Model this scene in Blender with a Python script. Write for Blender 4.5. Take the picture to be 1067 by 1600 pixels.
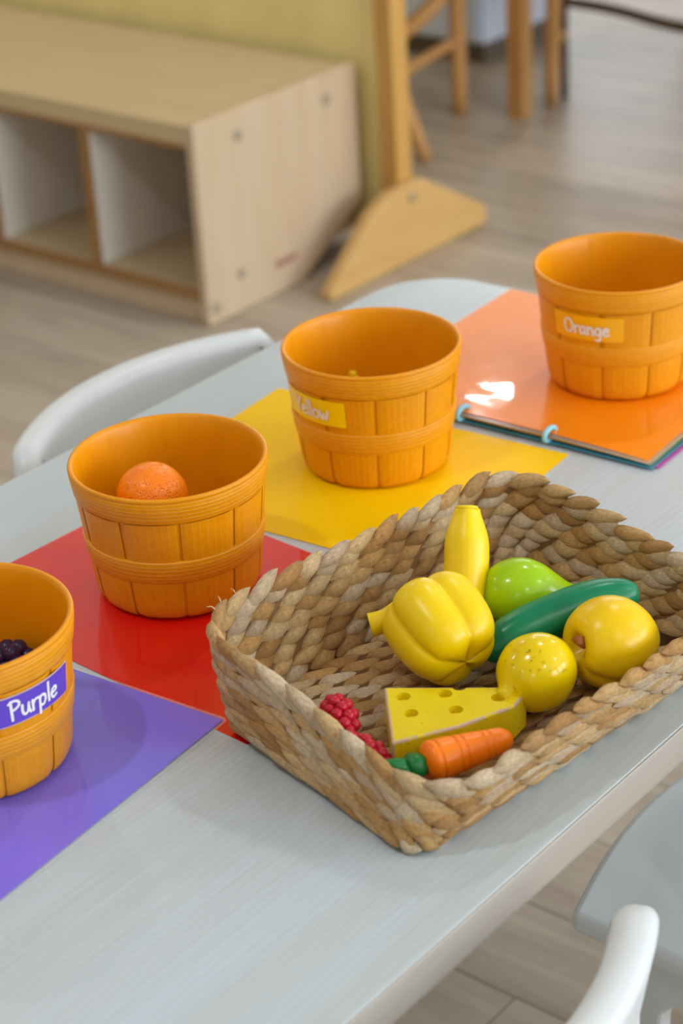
import bpy, bmesh, math, random
from mathutils import Vector, Matrix, Euler
random.seed(7)
R = math.radians
scene = bpy.context.scene
for o in list(bpy.data.objects):
    bpy.data.objects.remove(o, do_unlink=True)
COL = scene.collection

# ------------------------------------------------------------------ camera
HT = 0.55                                   # height of the table top
CR = Vector((0.6289, -0.7754, -0.0560)).normalized()     # camera right
CU = Vector((0.3916, 0.2537, 0.8844)).normalized()       # camera up
CF = Vector((0.6716, 0.5782, -0.4633)).normalized()      # camera forward
cam_data = bpy.data.cameras.new('camera')
cam = bpy.data.objects.new('camera', cam_data)
COL.objects.link(cam)
cam.matrix_world = Matrix(((CR.x, CU.x, -CF.x, 0.0), (CR.y, CU.y, -CF.y, 0.0),
                           (CR.z, CU.z, -CF.z, 1.2807), (0, 0, 0, 1)))
cam_data.sensor_fit = 'VERTICAL'
cam_data.sensor_height = 36.0
cam_data.sensor_width = 24.0
cam_data.lens = 3270.2 / 1600 * 36.0
cam_data.clip_start = 0.02
cam_data.dof.use_dof = True
cam_data.dof.focus_distance = 1.36
cam_data.dof.aperture_fstop = 6.5
scene.camera = cam
TO_CAM = -CF

# ------------------------------------------------------------------ world, light, exposure
scene.view_settings.view_transform = 'Standard'
scene.view_settings.look = 'None'
scene.view_settings.gamma = 1.0
scene.view_settings.use_curve_mapping = False
scene.view_settings.exposure = -0.04
scene.cycles.max_bounces = 7
scene.cycles.diffuse_bounces = 4
scene.cycles.glossy_bounces = 3
world = bpy.data.worlds.new('daylight_sky')
scene.world = world
world.use_nodes = True
wb = world.node_tree.nodes['Background']
wb.inputs[0].default_value = (0.80, 0.90, 1.0, 1)
wb.inputs[1].default_value = 1.6

WIN_Y = -3.4                                 # window wall, to the right of and behind the camera
WINDOWS_Y = [(1.05, 1.6), (3.0, 1.6), (4.95, 1.6)]          # (centre x, width)
WIN_Z = (0.75, 2.35)
DAY = (0.86, 0.94, 1.0)
def window_light(name, loc, rot, sx, sy, power):
    d = bpy.data.lights.new(name, 'AREA')
    d.shape = 'RECTANGLE'; d.size = sx; d.size_y = sy; d.energy = power; d.color = DAY
    o = bpy.data.objects.new(name, d); COL.objects.link(o)
    o.location = loc; o.rotation_euler = rot
    return o
for (wx, ww) in WINDOWS_Y:
    window_light('window_daylight', (wx, WIN_Y + 0.03, sum(WIN_Z) / 2), (R(90), 0, 0), ww - 0.1, WIN_Z[1] - WIN_Z[0] - 0.1, 58)
window_light('window_daylight', (6.37, 3.85, sum(WIN_Z) / 2), (R(90), 0, R(90)), 1.9, 1.5, 20)     # added window on the unseen end wall, brightens the far floor
CEIL_LIGHT = 330.0                           # strength of the ceiling downlights

# ------------------------------------------------------------------ helpers
def link(o, parent=None):
    COL.objects.link(o)
    if parent is not None:
        o.parent = parent
    return o
def obj(name, me, mat=None, parent=None, loc=None, rot=None):
    o = bpy.data.objects.new(name, me)
    if mat is not None and me is not None and not me.materials:
        for m in (mat if isinstance(mat, (list, tuple)) else [mat]):
            me.materials.append(m)
    link(o, parent)
    if loc is not None: o.location = loc
    if rot is not None: o.rotation_euler = rot
    return o
def tag(o, label=None, cat=None, group=None, kind=None):
    if label: o['label'] = label
    if cat: o['category'] = cat
    if group: o['group'] = group
    if kind: o['kind'] = kind
    return o
def thing(name, label, cat, loc=(0, 0, 0), rot=(0, 0, 0), group=None):
    o = bpy.data.objects.new(name, None)
    o.empty_display_size = 0.02
    link(o); o.location = loc; o.rotation_euler = rot
    return tag(o, label, cat, group)
def mesh(name, verts, faces, smooth=True, uvs=None):
    me = bpy.data.meshes.new(name)
    me.from_pydata([tuple(v) for v in verts], [], faces)
    if uvs is not None:
        ul = me.uv_layers.new(name='UVMap')
        for l in me.loops:
            ul.data[l.index].uv = uvs[l.vertex_index]
    if smooth:
        me.polygons.foreach_set('use_smooth', [True] * len(me.polygons))
    me.update()
    return me
def grid(fn, nu, nv, wrap_u=False, wrap_v=False, caps=False, uv=None, name='grid', smooth=True):
    """fn(i/nu, j/nv) -> point"""
    cu = nu if wrap_u else nu + 1
    cv = nv if wrap_v else nv + 1
    V = []; U = []
    for i in range(cu):
        for j in range(cv):
            V.append(fn(i / nu, j / nv)); U.append(uv(i / nu, j / nv) if uv else (i / nu, j / nv))
    F = []
    for i in range(nu):
        for j in range(nv):
            a = (i % cu) * cv + j % cv; b = ((i + 1) % cu) * cv + j % cv
            c = ((i + 1) % cu) * cv + (j + 1) % cv; d = (i % cu) * cv + (j + 1) % cv
            F.append((a, b, c, d))
    if caps and wrap_v:
        F.append(tuple(range(cv))[::-1]); F.append(tuple((cu - 1) * cv + j for j in range(cv)))
    return mesh(name, V, F, smooth, U)
def lathe(profile, n=64, name='lathe', mod=None, uvscale=100.0):
    """profile [(r,z)] -> surface of revolution about z"""
    m = len(profile)
    def fn(u, v):
        k = min(m - 1, int(round(v * (m - 1)))); r, z = profile[k]; t = u * 2 * math.pi
        if mod: r, z = mod(r, z, t)
        return (r * math.cos(t), r * math.sin(t), z)
    L = [0]
    for a, b in zip(profile, profile[1:]): L.append(L[-1] + math.hypot(b[0] - a[0], b[1] - a[1]))
    def uv(u, v):
        return (u * 2 * math.pi * 0.065 * uvscale, L[min(m - 1, int(round(v * (m - 1))))] * uvscale)
    me = grid(fn, n, m - 1, wrap_u=True, name=name, uv=uv)
    bm = bmesh.new(); bm.from_mesh(me)
    bmesh.ops.remove_doubles(bm, verts=bm.verts, dist=1e-6)
    bmesh.ops.recalc_face_normals(bm, faces=bm.faces)
    bm.to_mesh(me); bm.free()
    return me
def frames(pts):
    out = []; prev = None
    for i, p in enumerate(pts):
        a = pts[max(0, i - 1)]; b = pts[min(len(pts) - 1, i + 1)]
        t = (b - a).normalized()
        if prev is None:
            n = t.orthogonal().normalized()
        else:
            n = (prev - t * prev.dot(t)).normalized()
        prev = n
        out.append((t, n, t.cross(n)))
    return out
def catmull(pts, n=8):
    P = [Vector(p) for p in pts]; out = []
    for i in range(len(P) - 1):
        p0 = P[max(0, i - 1)]; p1 = P[i]; p2 = P[i + 1]; p3 = P[min(len(P) - 1, i + 2)]
        for k in range(n):
            t = k / n
            out.append(0.5 * ((2 * p1) + (p2 - p0) * t + (2 * p0 - 5 * p1 + 4 * p2 - p3) * t * t + (3 * p1 - p0 - 3 * p2 + p3) * t ** 3))
    out.append(P[-1].copy())
    return out
def tube(pts, rad, n=12, name='tube', shape=None, caps=True):
    """rad(t) radius along, shape(phi,t) multiplier"""
    pts = [Vector(p) for p in pts]; fr = frames(pts); m = len(pts)
    V = []; U = []
    for i, p in enumerate(pts):
        t = i / (m - 1); r = rad(t) if callable(rad) else rad
        for j in range(n):
            a = 2 * math.pi * j / n
            k = r * (shape(a, t) if shape else 1)
            V.append(p + fr[i][1] * (k * math.cos(a)) + fr[i][2] * (k * math.sin(a))); U.append((t, j / n))
    F = [(i * n + j, (i + 1) * n + j, (i + 1) * n + (j + 1) % n, i * n + (j + 1) % n) for i in range(m - 1) for j in range(n)]
    if caps:
        F.append(tuple(range(n))); F.append(tuple((m - 1) * n + j for j in range(n))[::-1])
    me = mesh(name, V, F, True, U)
    bm = bmesh.new(); bm.from_mesh(me); bmesh.ops.recalc_face_normals(bm, faces=bm.faces); bm.to_mesh(me); bm.free()
    return me
def bevelled(bm, width, seg=2, angle=30):
    ed = [e for e in bm.edges if len(e.link_faces) == 2 and e.calc_face_angle(0) > R(angle)]
    if width > 0 and ed:
        bmesh.ops.bevel(bm, geom=ed, offset=width, segments=seg, affect='EDGES', profile=0.5)
def finish(bm, name, smooth_angle=None):
    bmesh.ops.recalc_face_normals(bm, faces=bm.faces)
    me = bpy.data.meshes.new(name); bm.to_mesh(me); bm.free()
    return me
def box(lo, hi, bev=0.0, seg=2, name='box'):
    bm = bmesh.new()
    vs = [bm.verts.new((x, y, z)) for x in (lo[0], hi[0]) for y in (lo[1], hi[1]) for z in (lo[2], hi[2])]
    for f in ((0, 1, 3, 2), (4, 6, 7, 5), (0, 4, 5, 1), (2, 3, 7, 6), (0, 2, 6, 4), (1, 5, 7, 3)):
        bm.faces.new([vs[i] for i in f])
    bevelled(bm, bev, seg)
    return finish(bm, name)
def prism(poly, axis, a, b, bev=0.0, seg=2, name='prism'):
    """extrude a 2D polygon along axis ('x','y','z') from a to b"""
    def P(p, t):
        return {'z': (p[0], p[1], t), 'y': (p[0], t, p[1]), 'x': (t, p[0], p[1])}[axis]
    bm = bmesh.new()
    A = [bm.verts.new(P(p, a)) for p in poly]; B = [bm.verts.new(P(p, b)) for p in poly]
    n = len(poly)
    bm.faces.new(A); bm.faces.new(B[::-1])
    for i in range(n):
        bm.faces.new((A[i], B[i], B[(i + 1) % n], A[(i + 1) % n]))
    bmesh.ops.recalc_face_normals(bm, faces=bm.faces)
    bevelled(bm, bev, seg)
    return finish(bm, name)
def rrect(x0, x1, y0, y1, r, n=6):
    out = []
    for cx, cy, a0 in ((x1 - r, y1 - r, 0), (x0 + r, y1 - r, 90), (x0 + r, y0 + r, 180), (x1 - r, y0 + r, 270)):
        for k in range(n + 1):
            a = R(a0 + 90 * k / n); out.append((cx + r * math.cos(a), cy + r * math.sin(a)))
    return out
def ico(name, r, sub=2):
    bm = bmesh.new(); bmesh.ops.create_icosphere(bm, subdivisions=sub, radius=r)
    for f in bm.faces: f.smooth = True
    me = bpy.data.meshes.new(name); bm.to_mesh(me); bm.free()
    return me
def basis(z, x=None):
    z = Vector(z).normalized()
    x = Vector(x) if x is not None else z.orthogonal()
    x = (x - z * x.dot(z)).normalized(); y = z.cross(x)
    return Matrix(((x.x, y.x, z.x), (x.y, y.y, z.y), (x.z, y.z, z.z)))
def place(me, M, loc=(0, 0, 0)):
    me.transform(Matrix.Translation(Vector(loc)) @ M.to_4x4()); me.update()
    return me
def sstep(a, b, x):
    t = max(0, min(1, (x - a) / (b - a))); return t * t * (3 - 2 * t)

# ------------------------------------------------------------------ materials
def srgb(r, g, b):
    f = lambda c: (c / 12.92 if c <= 0.04045 else ((c + 0.055) / 1.055) ** 2.4)
    return (f(r / 255), f(g / 255), f(b / 255), 1)
class Mat:
    def __init__(s, name, col=(0.8, 0.8, 0.8, 1), rough=0.5, spec=0.5, coat=0.0, coat_rough=0.05, sss=0.0):
        s.m = bpy.data.materials.new(name); s.m.use_nodes = True
        s.nt = s.m.node_tree; s.b = s.nt.nodes['Principled BSDF']
        s.b.inputs['Base Color'].default_value = col
        s.b.inputs['Roughness'].default_value = rough
        s.b.inputs['Specular IOR Level'].default_value = spec
        s.b.inputs['Coat Weight'].default_value = coat
        s.b.inputs['Coat Roughness'].default_value = coat_rough
        if sss:
            s.b.inputs['Subsurface Weight'].default_value = sss
            s.b.inputs['Subsurface Radius'].default_value = (0.006, 0.003, 0.001)
            s.b.inputs['Subsurface Scale'].default_value = 1.0
    def n(s, typ, **kw):
        nd = s.nt.nodes.new(typ)
        for k, v in kw.items():
            if k in nd.inputs.keys() if hasattr(nd.inputs, 'keys') else False:
                nd.inputs[k].default_value = v
            else:
                setattr(nd, k, v)
        return nd
    def l(s, a, b): s.nt.links.new(a, b)
    def coords(s, kind='Object', scale=(1, 1, 1), rot=(0, 0, 0)):
        tc = s.n('ShaderNodeTexCoord'); mp = s.n('ShaderNodeMapping')
        mp.inputs['Scale'].default_value = scale; mp.inputs['Rotation'].default_value = rot
        s.l(tc.outputs[kind], mp.inputs['Vector'])
        return mp.outputs[0]
    def noise(s, vec, scale=5, detail=4, rough=0.55, dist=0.0):
        nd = s.n('ShaderNodeTexNoise'); nd.inputs['Scale'].default_value = scale
        nd.inputs['Detail'].default_value = detail; nd.inputs['Roughness'].default_value = rough
        nd.inputs['Distortion'].default_value = dist
        if vec is not None: s.l(vec, nd.inputs['Vector'])
        return nd.outputs['Fac']
    def wave(s, vec, scale, dist=2.0, detail=2, dscale=1.0, direction='X'):
        nd = s.n('ShaderNodeTexWave', wave_type='BANDS', bands_direction=direction)
        nd.inputs['Scale'].default_value = scale; nd.inputs['Distortion'].default_value = dist
        nd.inputs['Detail'].default_value = detail; nd.inputs['Detail Scale'].default_value = dscale
        s.l(vec, nd.inputs['Vector'])
        return nd.outputs['Fac']
    def ramp(s, fac, stops):
        nd = s.n('ShaderNodeValToRGB'); cr = nd.color_ramp
        while len(cr.elements) < len(stops): cr.elements.new(0.5)
        for e, (p, c) in zip(cr.elements, stops):
            e.position = p; e.color = c if len(c) == 4 else (*c, 1)
        s.l(fac, nd.inputs[0]); return nd.outputs[0]
    def mix(s, fac, a, b, blend='MIX'):
        nd = s.n('ShaderNodeMix', data_type='RGBA', blend_type=blend)
        for sock, v in ((nd.inputs[0], fac), (nd.inputs[6], a), (nd.inputs[7], b)):
            if hasattr(v, 'is_output'): s.l(v, sock)
            else: sock.default_value = v
        return nd.outputs[2]
    def math(s, op, a, b=0.0):
        nd = s.n('ShaderNodeMath', operation=op)
        for sock, v in ((nd.inputs[0], a), (nd.inputs[1], b)):
            if hasattr(v, 'is_output'): s.l(v, sock)
            else: sock.default_value = v
        return nd.outputs[0]
    def color(s, out): s.l(out, s.b.inputs['Base Color']); return s
    def rough(s, out): s.l(out, s.b.inputs['Roughness']); return s
    def bump(s, h, strength=0.3, dist=0.001, coat=False):
        nd = s.n('ShaderNodeBump'); nd.inputs['Strength'].default_value = strength; nd.inputs['Distance'].default_value = dist
        s.l(h, nd.inputs['Height']); s.l(nd.outputs[0], s.b.inputs['Normal'])
        if coat: s.l(nd.outputs[0], s.b.inputs['Coat Normal'])
        return s

def m_wood(name, c1, c2, scale=(1, 1, 1), rough=0.45, fine=60, spec=0.4, kind='Object'):
    m = Mat(name, c1, rough, spec)
    v = m.coords(kind, scale)
    a = m.noise(v, 3.0, 5, 0.6, 0.6); b = m.noise(v, fine, 3, 0.6)
    f = m.math('ADD', m.math('MULTIPLY', a, 0.65), m.math('MULTIPLY', b, 0.35))
    m.color(m.ramp(f, [(0.32, c2), (0.68, c1)])).bump(b, 0.08, 0.0005)
    return m.m
def m_paint(name, col, rough=0.35, spec=0.5, var=0.06, scale=40, coat=0.0, bump=0.0, bscale=300, kind='Object', sss=0.0):
    m = Mat(name, col, rough, spec, coat, sss=sss)
    v = m.coords(kind)
    n = m.noise(v, scale, 3)
    dk = tuple(c * (1 - 2 * var) for c in col[:3]) + (1,); lt = tuple(min(1, c * (1 + var)) for c in col[:3]) + (1,)
    m.color(m.ramp(n, [(0.3, dk), (0.7, lt)]))
    if bump: m.bump(m.noise(v, bscale, 3), bump, 0.0006)
    return m.m

# table top: whitewashed wood-look laminate, grain along x
def m_tabletop():
    m = Mat('whitewashed_laminate', srgb(206, 206, 202), 0.34, 0.5)
    v = m.coords('Object', (0.5, 9, 9))
    broad = m.noise(v, 1.6, 4, 0.55, 0.8)
    v2 = m.coords('Object', (1.3, 26, 26))
    w = m.wave(v2, 2.1, 5.5, 3, 0.55, 'Y')
    v3 = m.coords('Object', (6, 420, 420))
    fine = m.noise(v3, 2.2, 3, 0.6)
    c = m.ramp(broad, [(0.35, srgb(187, 197, 201)), (0.62, srgb(191, 205, 216))])
    c = m.mix(m.math('MULTIPLY', w, 0.22), c, srgb(182, 178, 166))
    c = m.mix(m.math('MULTIPLY', m.ramp(fine, [(0.5, (0, 0, 0, 1)), (0.75, (1, 1, 1, 1))]), 0.30), c, srgb(164, 168, 170))
    m.color(c).bump(fine, 0.10, 0.0004)
    return m.m
M_TOP = m_tabletop()
M_EDGE = m_wood('beech_edge', srgb(174, 168, 160), srgb(166, 157, 146), (1, 14, 14), 0.4)
M_LEG = m_wood('maple_leg', srgb(214, 190, 155), srgb(196, 168, 128), (12, 12, 1), 0.45)
M_SHELF = m_wood('maple_panel', srgb(204, 182, 154), srgb(194, 169, 138), (10, 10, 1.2), 0.42, fine=40)
M_SHELFTOP = m_wood('maple_board', srgb(206, 184, 146), srgb(194, 170, 130), (10, 1.0, 10), 0.38, fine=40)
M_SHELFEDGE = m_wood('maple_rounded_edge', srgb(164, 122, 72), srgb(148, 106, 58), (10, 1.0, 10), 0.4, fine=40)
M_POST = m_wood('honey_post', srgb(206, 160, 88), srgb(190, 142, 70), (12, 12, 1), 0.42)
M_FOOT = m_wood('honey_foot', srgb(210, 172, 110), srgb(196, 154, 92), (1, 12, 12), 0.42)
M_FARWOOD = m_wood('far_honey_wood', srgb(196, 148, 92), srgb(176, 126, 72), (8, 8, 1), 0.45)
M_DARKWOOD = m_wood('dark_bent_wood', srgb(96, 70, 48), srgb(70, 50, 34), (8, 8, 1), 0.45)
M_RUSH = m_paint('rush_seat', srgb(170, 130, 76), 0.7, 0.3, 0.2, 60, bump=0.6, bscale=120)
M_OLIVE = m_paint('olive_yellow_panel', srgb(242, 222, 150), 0.6, 0.3, 0.03, 12)
M_PART = m_paint('daylit_partition', srgb(236, 230, 220), 0.5, 0.4, 0.01, 10)  # paler than the maple boards: daylight on the partitions put into the colour
M_CHAIR = m_paint('white_chair_face', srgb(214, 220, 224), 0.38, 0.5, 0.01, 20)
M_CHAIREDGE = m_paint('cream_chair_edge', srgb(212, 208, 196), 0.42, 0.4, 0.03, 60)
M_WALL = m_paint('warm_white_wall', srgb(232, 226, 214), 0.7, 0.2, 0.01, 8)
M_CEIL = m_paint('white_ceiling', srgb(238, 238, 236), 0.8, 0.2, 0.01, 8)
M_WHITE = m_paint('white_frame', srgb(235, 236, 238), 0.4, 0.4, 0.01, 8)
M_CABINET = m_paint('pale_blue_cabinet', srgb(196, 204, 222), 0.4, 0.4, 0.02, 8)
M_SEAM = m_paint('dark_floor_seam', srgb(104, 92, 80), 0.7, 0.2, 0.05, 8)
M_PLUG = m_paint('grey_plug', srgb(160, 148, 130), 0.4, 0.4, 0.02, 40)
M_MARK = m_paint('red_brown_mark', srgb(142, 72, 60), 0.5, 0.3, 0.05, 100)

def m_plank():
    m = Mat('greige_plank', srgb(158, 142, 124), 0.40, 0.5)
    oi = m.n('ShaderNodeObjectInfo')
    tc = m.n('ShaderNodeTexCoord'); mp = m.n('ShaderNodeMapping'); mp.inputs['Scale'].default_value = (9, 0.8, 1)
    add = m.n('ShaderNodeVectorMath', operation='ADD')
    cmb = m.n('ShaderNodeCombineXYZ'); mul = m.math('MULTIPLY', oi.outputs['Random'], 37.0)
    m.l(mul, cmb.inputs[0]); m.l(mul, cmb.inputs[1])
    m.l(tc.outputs['Object'], add.inputs[0]); m.l(cmb.outputs[0], add.inputs[1]); m.l(add.outputs[0], mp.inputs[0])
    a = m.noise(mp.outputs[0], 1.6, 5, 0.6, 1.2); b = m.noise(mp.outputs[0], 9, 4, 0.6, 0.3)
    f = m.math('ADD', m.math('MULTIPLY', a, 0.7), m.math('MULTIPLY', b, 0.3))
    c = m.ramp(f, [(0.30, srgb(146, 131, 115)), (0.5, srgb(168, 154, 137)), (0.72, srgb(188, 176, 160))])
    t = m.math('ADD', m.math('MULTIPLY', oi.outputs['Random'], 0.22), 0.89)
    cmb2 = m.n('ShaderNodeCombineXYZ')
    for k in range(3): m.l(t, cmb2.inputs[k])
    m.color(m.mix(1.0, c, cmb2.outputs[0], 'MULTIPLY')).bump(b, 0.05, 0.0005)
    return m.m
M_PLANK = m_plank()

def m_plastic(name, direction, sx, sy, strength, light, dist):
    m = Mat(name, srgb(222, 140, 4), 0.36, 0.32, sss=0.0)
    v = m.coords('UV', (sx, sy, 1))
    w = m.wave(v, 0.62, dist, 2.0, 0.55, direction)
    line = m.ramp(w, [(0.62, (0, 0, 0, 1)), (0.95, (1, 1, 1, 1))])
    n = m.noise(m.coords('UV', (1, 1, 1)), 1.5, 3)
    c = m.ramp(n, [(0.3, srgb(226, 144, 0)), (0.7, srgb(233, 154, 0))])
    m.color(m.mix(m.math('MULTIPLY', line, light), c, srgb(232, 176, 78))).bump(line, strength, 0.0006)
    return m.m
M_STAVE = m_plastic('ochre_plastic_stave', 'X', 1.0, 0.16, 0.16, 0.10, 6.5)
M_BAND = m_plastic('ochre_plastic_band', 'Y', 0.12, 1.5, 0.35, 0.40, 5.0)
M_SHELL = m_paint('ochre_plastic_shell', srgb(230, 148, 0), 0.36, 0.32, 0.02, 30)

def m_paper(name, col, coat=0.85, spec=0.25, wavy=0.16, cr=0.07):
    m = Mat(name, col, 0.5, spec, coat, cr)
    if coat > 0.5: m.b.inputs['Coat IOR'].default_value = 1.72
    v = m.coords('Object')
    n = m.noise(v, 9, 3, 0.5); f = m.noise(v, 900, 2)
    m.color(m.ramp(n, [(0.3, tuple(c * 0.94 for c in col[:3]) + (1,)), (0.7, col)]))
    nb = m.n('ShaderNodeBump'); nb.inputs['Strength'].default_value = wavy; nb.inputs['Distance'].default_value = 0.004
    m.l(m.noise(v, 14, 2, 0.5), nb.inputs['Height']); m.l(nb.outputs[0], m.b.inputs['Coat Normal'])
    return m.m
M_RED = m_paper('red_paper', srgb(224, 4, 2))
M_YEL = m_paper('yellow_paper', srgb(252, 204, 0), 0.12, 0.1)
M_PUR = m_paper('purple_paper', srgb(122, 110, 238))
M_ORA = m_paper('orange_paper', srgb(255, 140, 0), 0.85, 0.25, 0.13, 0.025)
M_TEAL = m_paper('teal_paper', srgb(60, 140, 165))
M_GRN = m_paper('green_paper', srgb(60, 120, 70))
M_MAG = m_paper('magenta_paper', srgb(190, 70, 170))
M_GOLD = m_paper('gold_paper', srgb(200, 150, 10))
def m_film():
    m = Mat('clear_film', (0.95, 0.97, 1, 1), 0.08, 0.5)
    m.b.inputs['Alpha'].default_value = 0.12
    n = m.noise(m.coords('Object'), 30, 2)
    m.rough(m.ramp(n, [(0.3, (0.06, 0.06, 0.06, 1)), (0.7, (0.14, 0.14, 0.14, 1))]))
    return m.m
M_FILM = m_film()
M_RING = m_paint('pale_blue_ring', srgb(140, 206, 226), 0.35, 0.5, 0.02, 50)
M_INK = m_paint('white_lettering', srgb(240, 238, 240), 0.5, 0.3, 0.02, 100)
M_LPUR = m_paint('purple_label', srgb(100, 70, 200), 0.35, 0.5, 0.02, 60)
M_LYEL = m_paint('yellow_label', srgb(255, 214, 0), 0.35, 0.5, 0.02, 60)
M_LORA = m_paint('orange_label', srgb(255, 182, 0), 0.35, 0.5, 0.02, 60)
M_LBORDER = m_paint('pale_label_border', srgb(220, 196, 190), 0.4, 0.5, 0.02, 60)

# ------------------------------------------------------------------ the room
RX0, RX1, RY0, RY1, RZ = -3.6, 6.4, WIN_Y, 5.4, 2.75
floor = tag(obj('floor', box((RX0, RY0, -0.05), (RX1, RY1, -0.004)), M_SEAM), 'greige wood-look plank floor under the tables', None, None, 'structure')
PW, PL = 0.1197, 1.16
def plank_mesh(L):
    return box((-PW / 2 + 0.0007, -L / 2 + 0.0007, -0.006), (PW / 2 - 0.0007, L / 2 - 0.0007, 0.0), 0.0006, 1, 'plank')
plank_me = plank_mesh(PL); plank_me.materials.append(M_PLANK)
# planks where the photograph can see them; beyond, the same boards run on as one part
rest = bmesh.new()
k = 0
x = 1.2046 - PW * 22 + PW / 2
row = 0
while x < RX1 - PW:
    off = (row * 0.437) % 1.0 * PL
    y = RY0 + off - PL / 2
    while y < RY1 - PL / 2:
        cy = y + PL / 2
        if cy - PL / 2 > RY0 and cy + PL / 2 < RY1:
            d = Vector((x, cy, 0)) - Vector((0, 0, 1.2807))
            z = d.dot(CF); px = 533 + 3270 * d.dot(CR) / max(z, 0.1); py = 800 - 3270 * d.dot(CU) / max(z, 0.1)
            if z > 0.3 and -900 < px < 1900 and -350 < py < 2300:
                o = obj('plank', plank_me, None, floor); o.location = (x, cy, 0); k += 1
            else:
                vs = [rest.verts.new((x + sx * (PW / 2 - 0.0007), cy + sy * (PL / 2 - 0.0007), 0)) for sx, sy in ((-1, -1), (1, -1), (1, 1), (-1, 1))]
                rest.faces.new(vs)
        y += PL
    x += PW; row += 1
tag(obj('outlying_planks', finish(rest, 'outlying_planks'), M_PLANK, floor), None, None, None, 'stuff')

tag(obj('ceiling', box((RX0, RY0, RZ), (RX1, RY1, RZ + 0.1)), M_CEIL), 'plain white ceiling', None, None, 'structure')
tag(obj('wall_far', box((RX0, RY1, 0), (RX1, RY1 + 0.12, RZ)), M_WALL), 'warm white far wall', None, None, 'structure')
wr = bmesh.new()
EY0, EY1 = 2.85, 4.85
def add_box(bm, lo, hi):
    vs = [bm.verts.new((x, y, z)) for x in (lo[0], hi[0]) for y in (lo[1], hi[1]) for z in (lo[2], hi[2])]
    for f in ((0, 1, 3, 2), (4, 6, 7, 5), (0, 4, 5, 1), (2, 3, 7, 6), (0, 2, 6, 4), (1, 5, 7, 3)):
        bm.faces.new([vs[i] for i in f])
for lo, hi in (((RX1, RY0, 0), (RX1 + 0.12, RY1, WIN_Z[0])), ((RX1, RY0, WIN_Z[1]), (RX1 + 0.12, RY1, RZ)),
               ((RX1, RY0, WIN_Z[0]), (RX1 + 0.12, EY0, WIN_Z[1])), ((RX1, EY1, WIN_Z[0]), (RX1 + 0.12, RY1, WIN_Z[1]))):
    add_box(wr, lo, hi)
tag(obj('wall_right', finish(wr, 'wall_right'), M_WALL), 'warm white end wall', None, None, 'structure')
ef = bmesh.new()  # frame of the added, unseen window
for (y0, y1, z0, z1) in ((EY0, EY0 + 0.05, *WIN_Z), (EY1 - 0.05, EY1, *WIN_Z), (EY0, EY1, WIN_Z[0], WIN_Z[0] + 0.05), (EY0, EY1, WIN_Z[1] - 0.05, WIN_Z[1]), (3.825, 3.875, *WIN_Z)):
    add_box(ef, (RX1 + 0.03, y0, z0), (RX1 + 0.08, y1, z1))
tag(obj('window_4', finish(ef, 'window_frame'), M_WHITE), 'unseen white framed window added in the end wall to brighten the far floor', None, None, 'structure')
tag(obj('wall_left', box((RX0 - 0.12, RY0, 0), (RX0, RY1, RZ)), M_WALL), 'warm white wall behind the viewer', None, None, 'structure')
# window wall: boxes round the openings
bm = bmesh.new()
def add_box(bm, lo, hi):
    vs = [bm.verts.new((x, y, z)) for x in (lo[0], hi[0]) for y in (lo[1], hi[1]) for z in (lo[2], hi[2])]
    for f in ((0, 1, 3, 2), (4, 6, 7, 5), (0, 4, 5, 1), (2, 3, 7, 6), (0, 2, 6, 4), (1, 5, 7, 3)):
        bm.faces.new([vs[i] for i in f])
add_box(bm, (RX0, RY0 - 0.12, 0), (RX1, RY0, WIN_Z[0])); add_box(bm, (RX0, RY0 - 0.12, WIN_Z[1]), (RX1, RY0, RZ))
xs = [RX0] + [e for (c, w) in WINDOWS_Y for e in (c - w / 2, c + w / 2)] + [RX1]
for a, b in zip(xs[0::2], xs[1::2]): add_box(bm, (a, RY0 - 0.12, WIN_Z[0]), (b, RY0, WIN_Z[1]))
tag(obj('wall_near', finish(bm, 'wall_near'), M_WALL), 'warm white window wall', None, None, 'structure')
for i, (c, w) in enumerate(WINDOWS_Y):
    fr = bmesh.new()
    for lo, hi in (((c - w / 2, 0, WIN_Z[0]), (c - w / 2 + 0.05, 0, WIN_Z[1])), ((c + w / 2 - 0.05, 0, WIN_Z[0]), (c + w / 2, 0, WIN_Z[1])),
                   ((c - w / 2, 0, WIN_Z[0]), (c + w / 2, 0, WIN_Z[0] + 0.05)), ((c - w / 2, 0, WIN_Z[1] - 0.05), (c + w / 2, 0, WIN_Z[1])),
                   ((c - 0.025, 0, WIN_Z[0]), (c + 0.025, 0, WIN_Z[1]))):
        add_box(fr, (lo[0], RY0 - 0.08, lo[2]), (hi[0], RY0 - 0.03, hi[2]))
    tag(obj('window_%d' % (i + 1), finish(fr, 'window_frame'), M_WHITE), 'white framed classroom window', None, None, 'structure')

def m_emit(name, col, s):
    m = Mat(name, (0.9, 0.9, 0.9, 1), 0.5)
    m.b.inputs['Emission Color'].default_value = col; m.b.inputs['Emission Strength'].default_value = s
    return m.m
M_LAMP = m_emit('lit_diffuser', (1.0, 0.985, 0.965, 1), CEIL_LIGHT)
lamp_frame = lathe([(0.057, -0.004), (0.057, -0.012), (0.062, -0.016), (0.082, -0.010), (0.086, 0.0)], 32, 'lamp_frame')
lamp_diff = lathe([(0, -0.012), (0.04, -0.0115), (0.058, -0.006)], 32, 'diffuser')
for lx in (-2.6, 0.0, 2.6, 5.2):
    for ly in (-1.44, 1.16, 3.76):
        t = thing('ceiling_light', 'round recessed ceiling downlight', 'light', (lx, ly, RZ - 0.001), (0, 0, 0), 'ceiling downlights')
        obj('lamp_frame', lamp_frame, M_WHITE, t); obj('diffuser', lamp_diff, M_LAMP, t)

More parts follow.
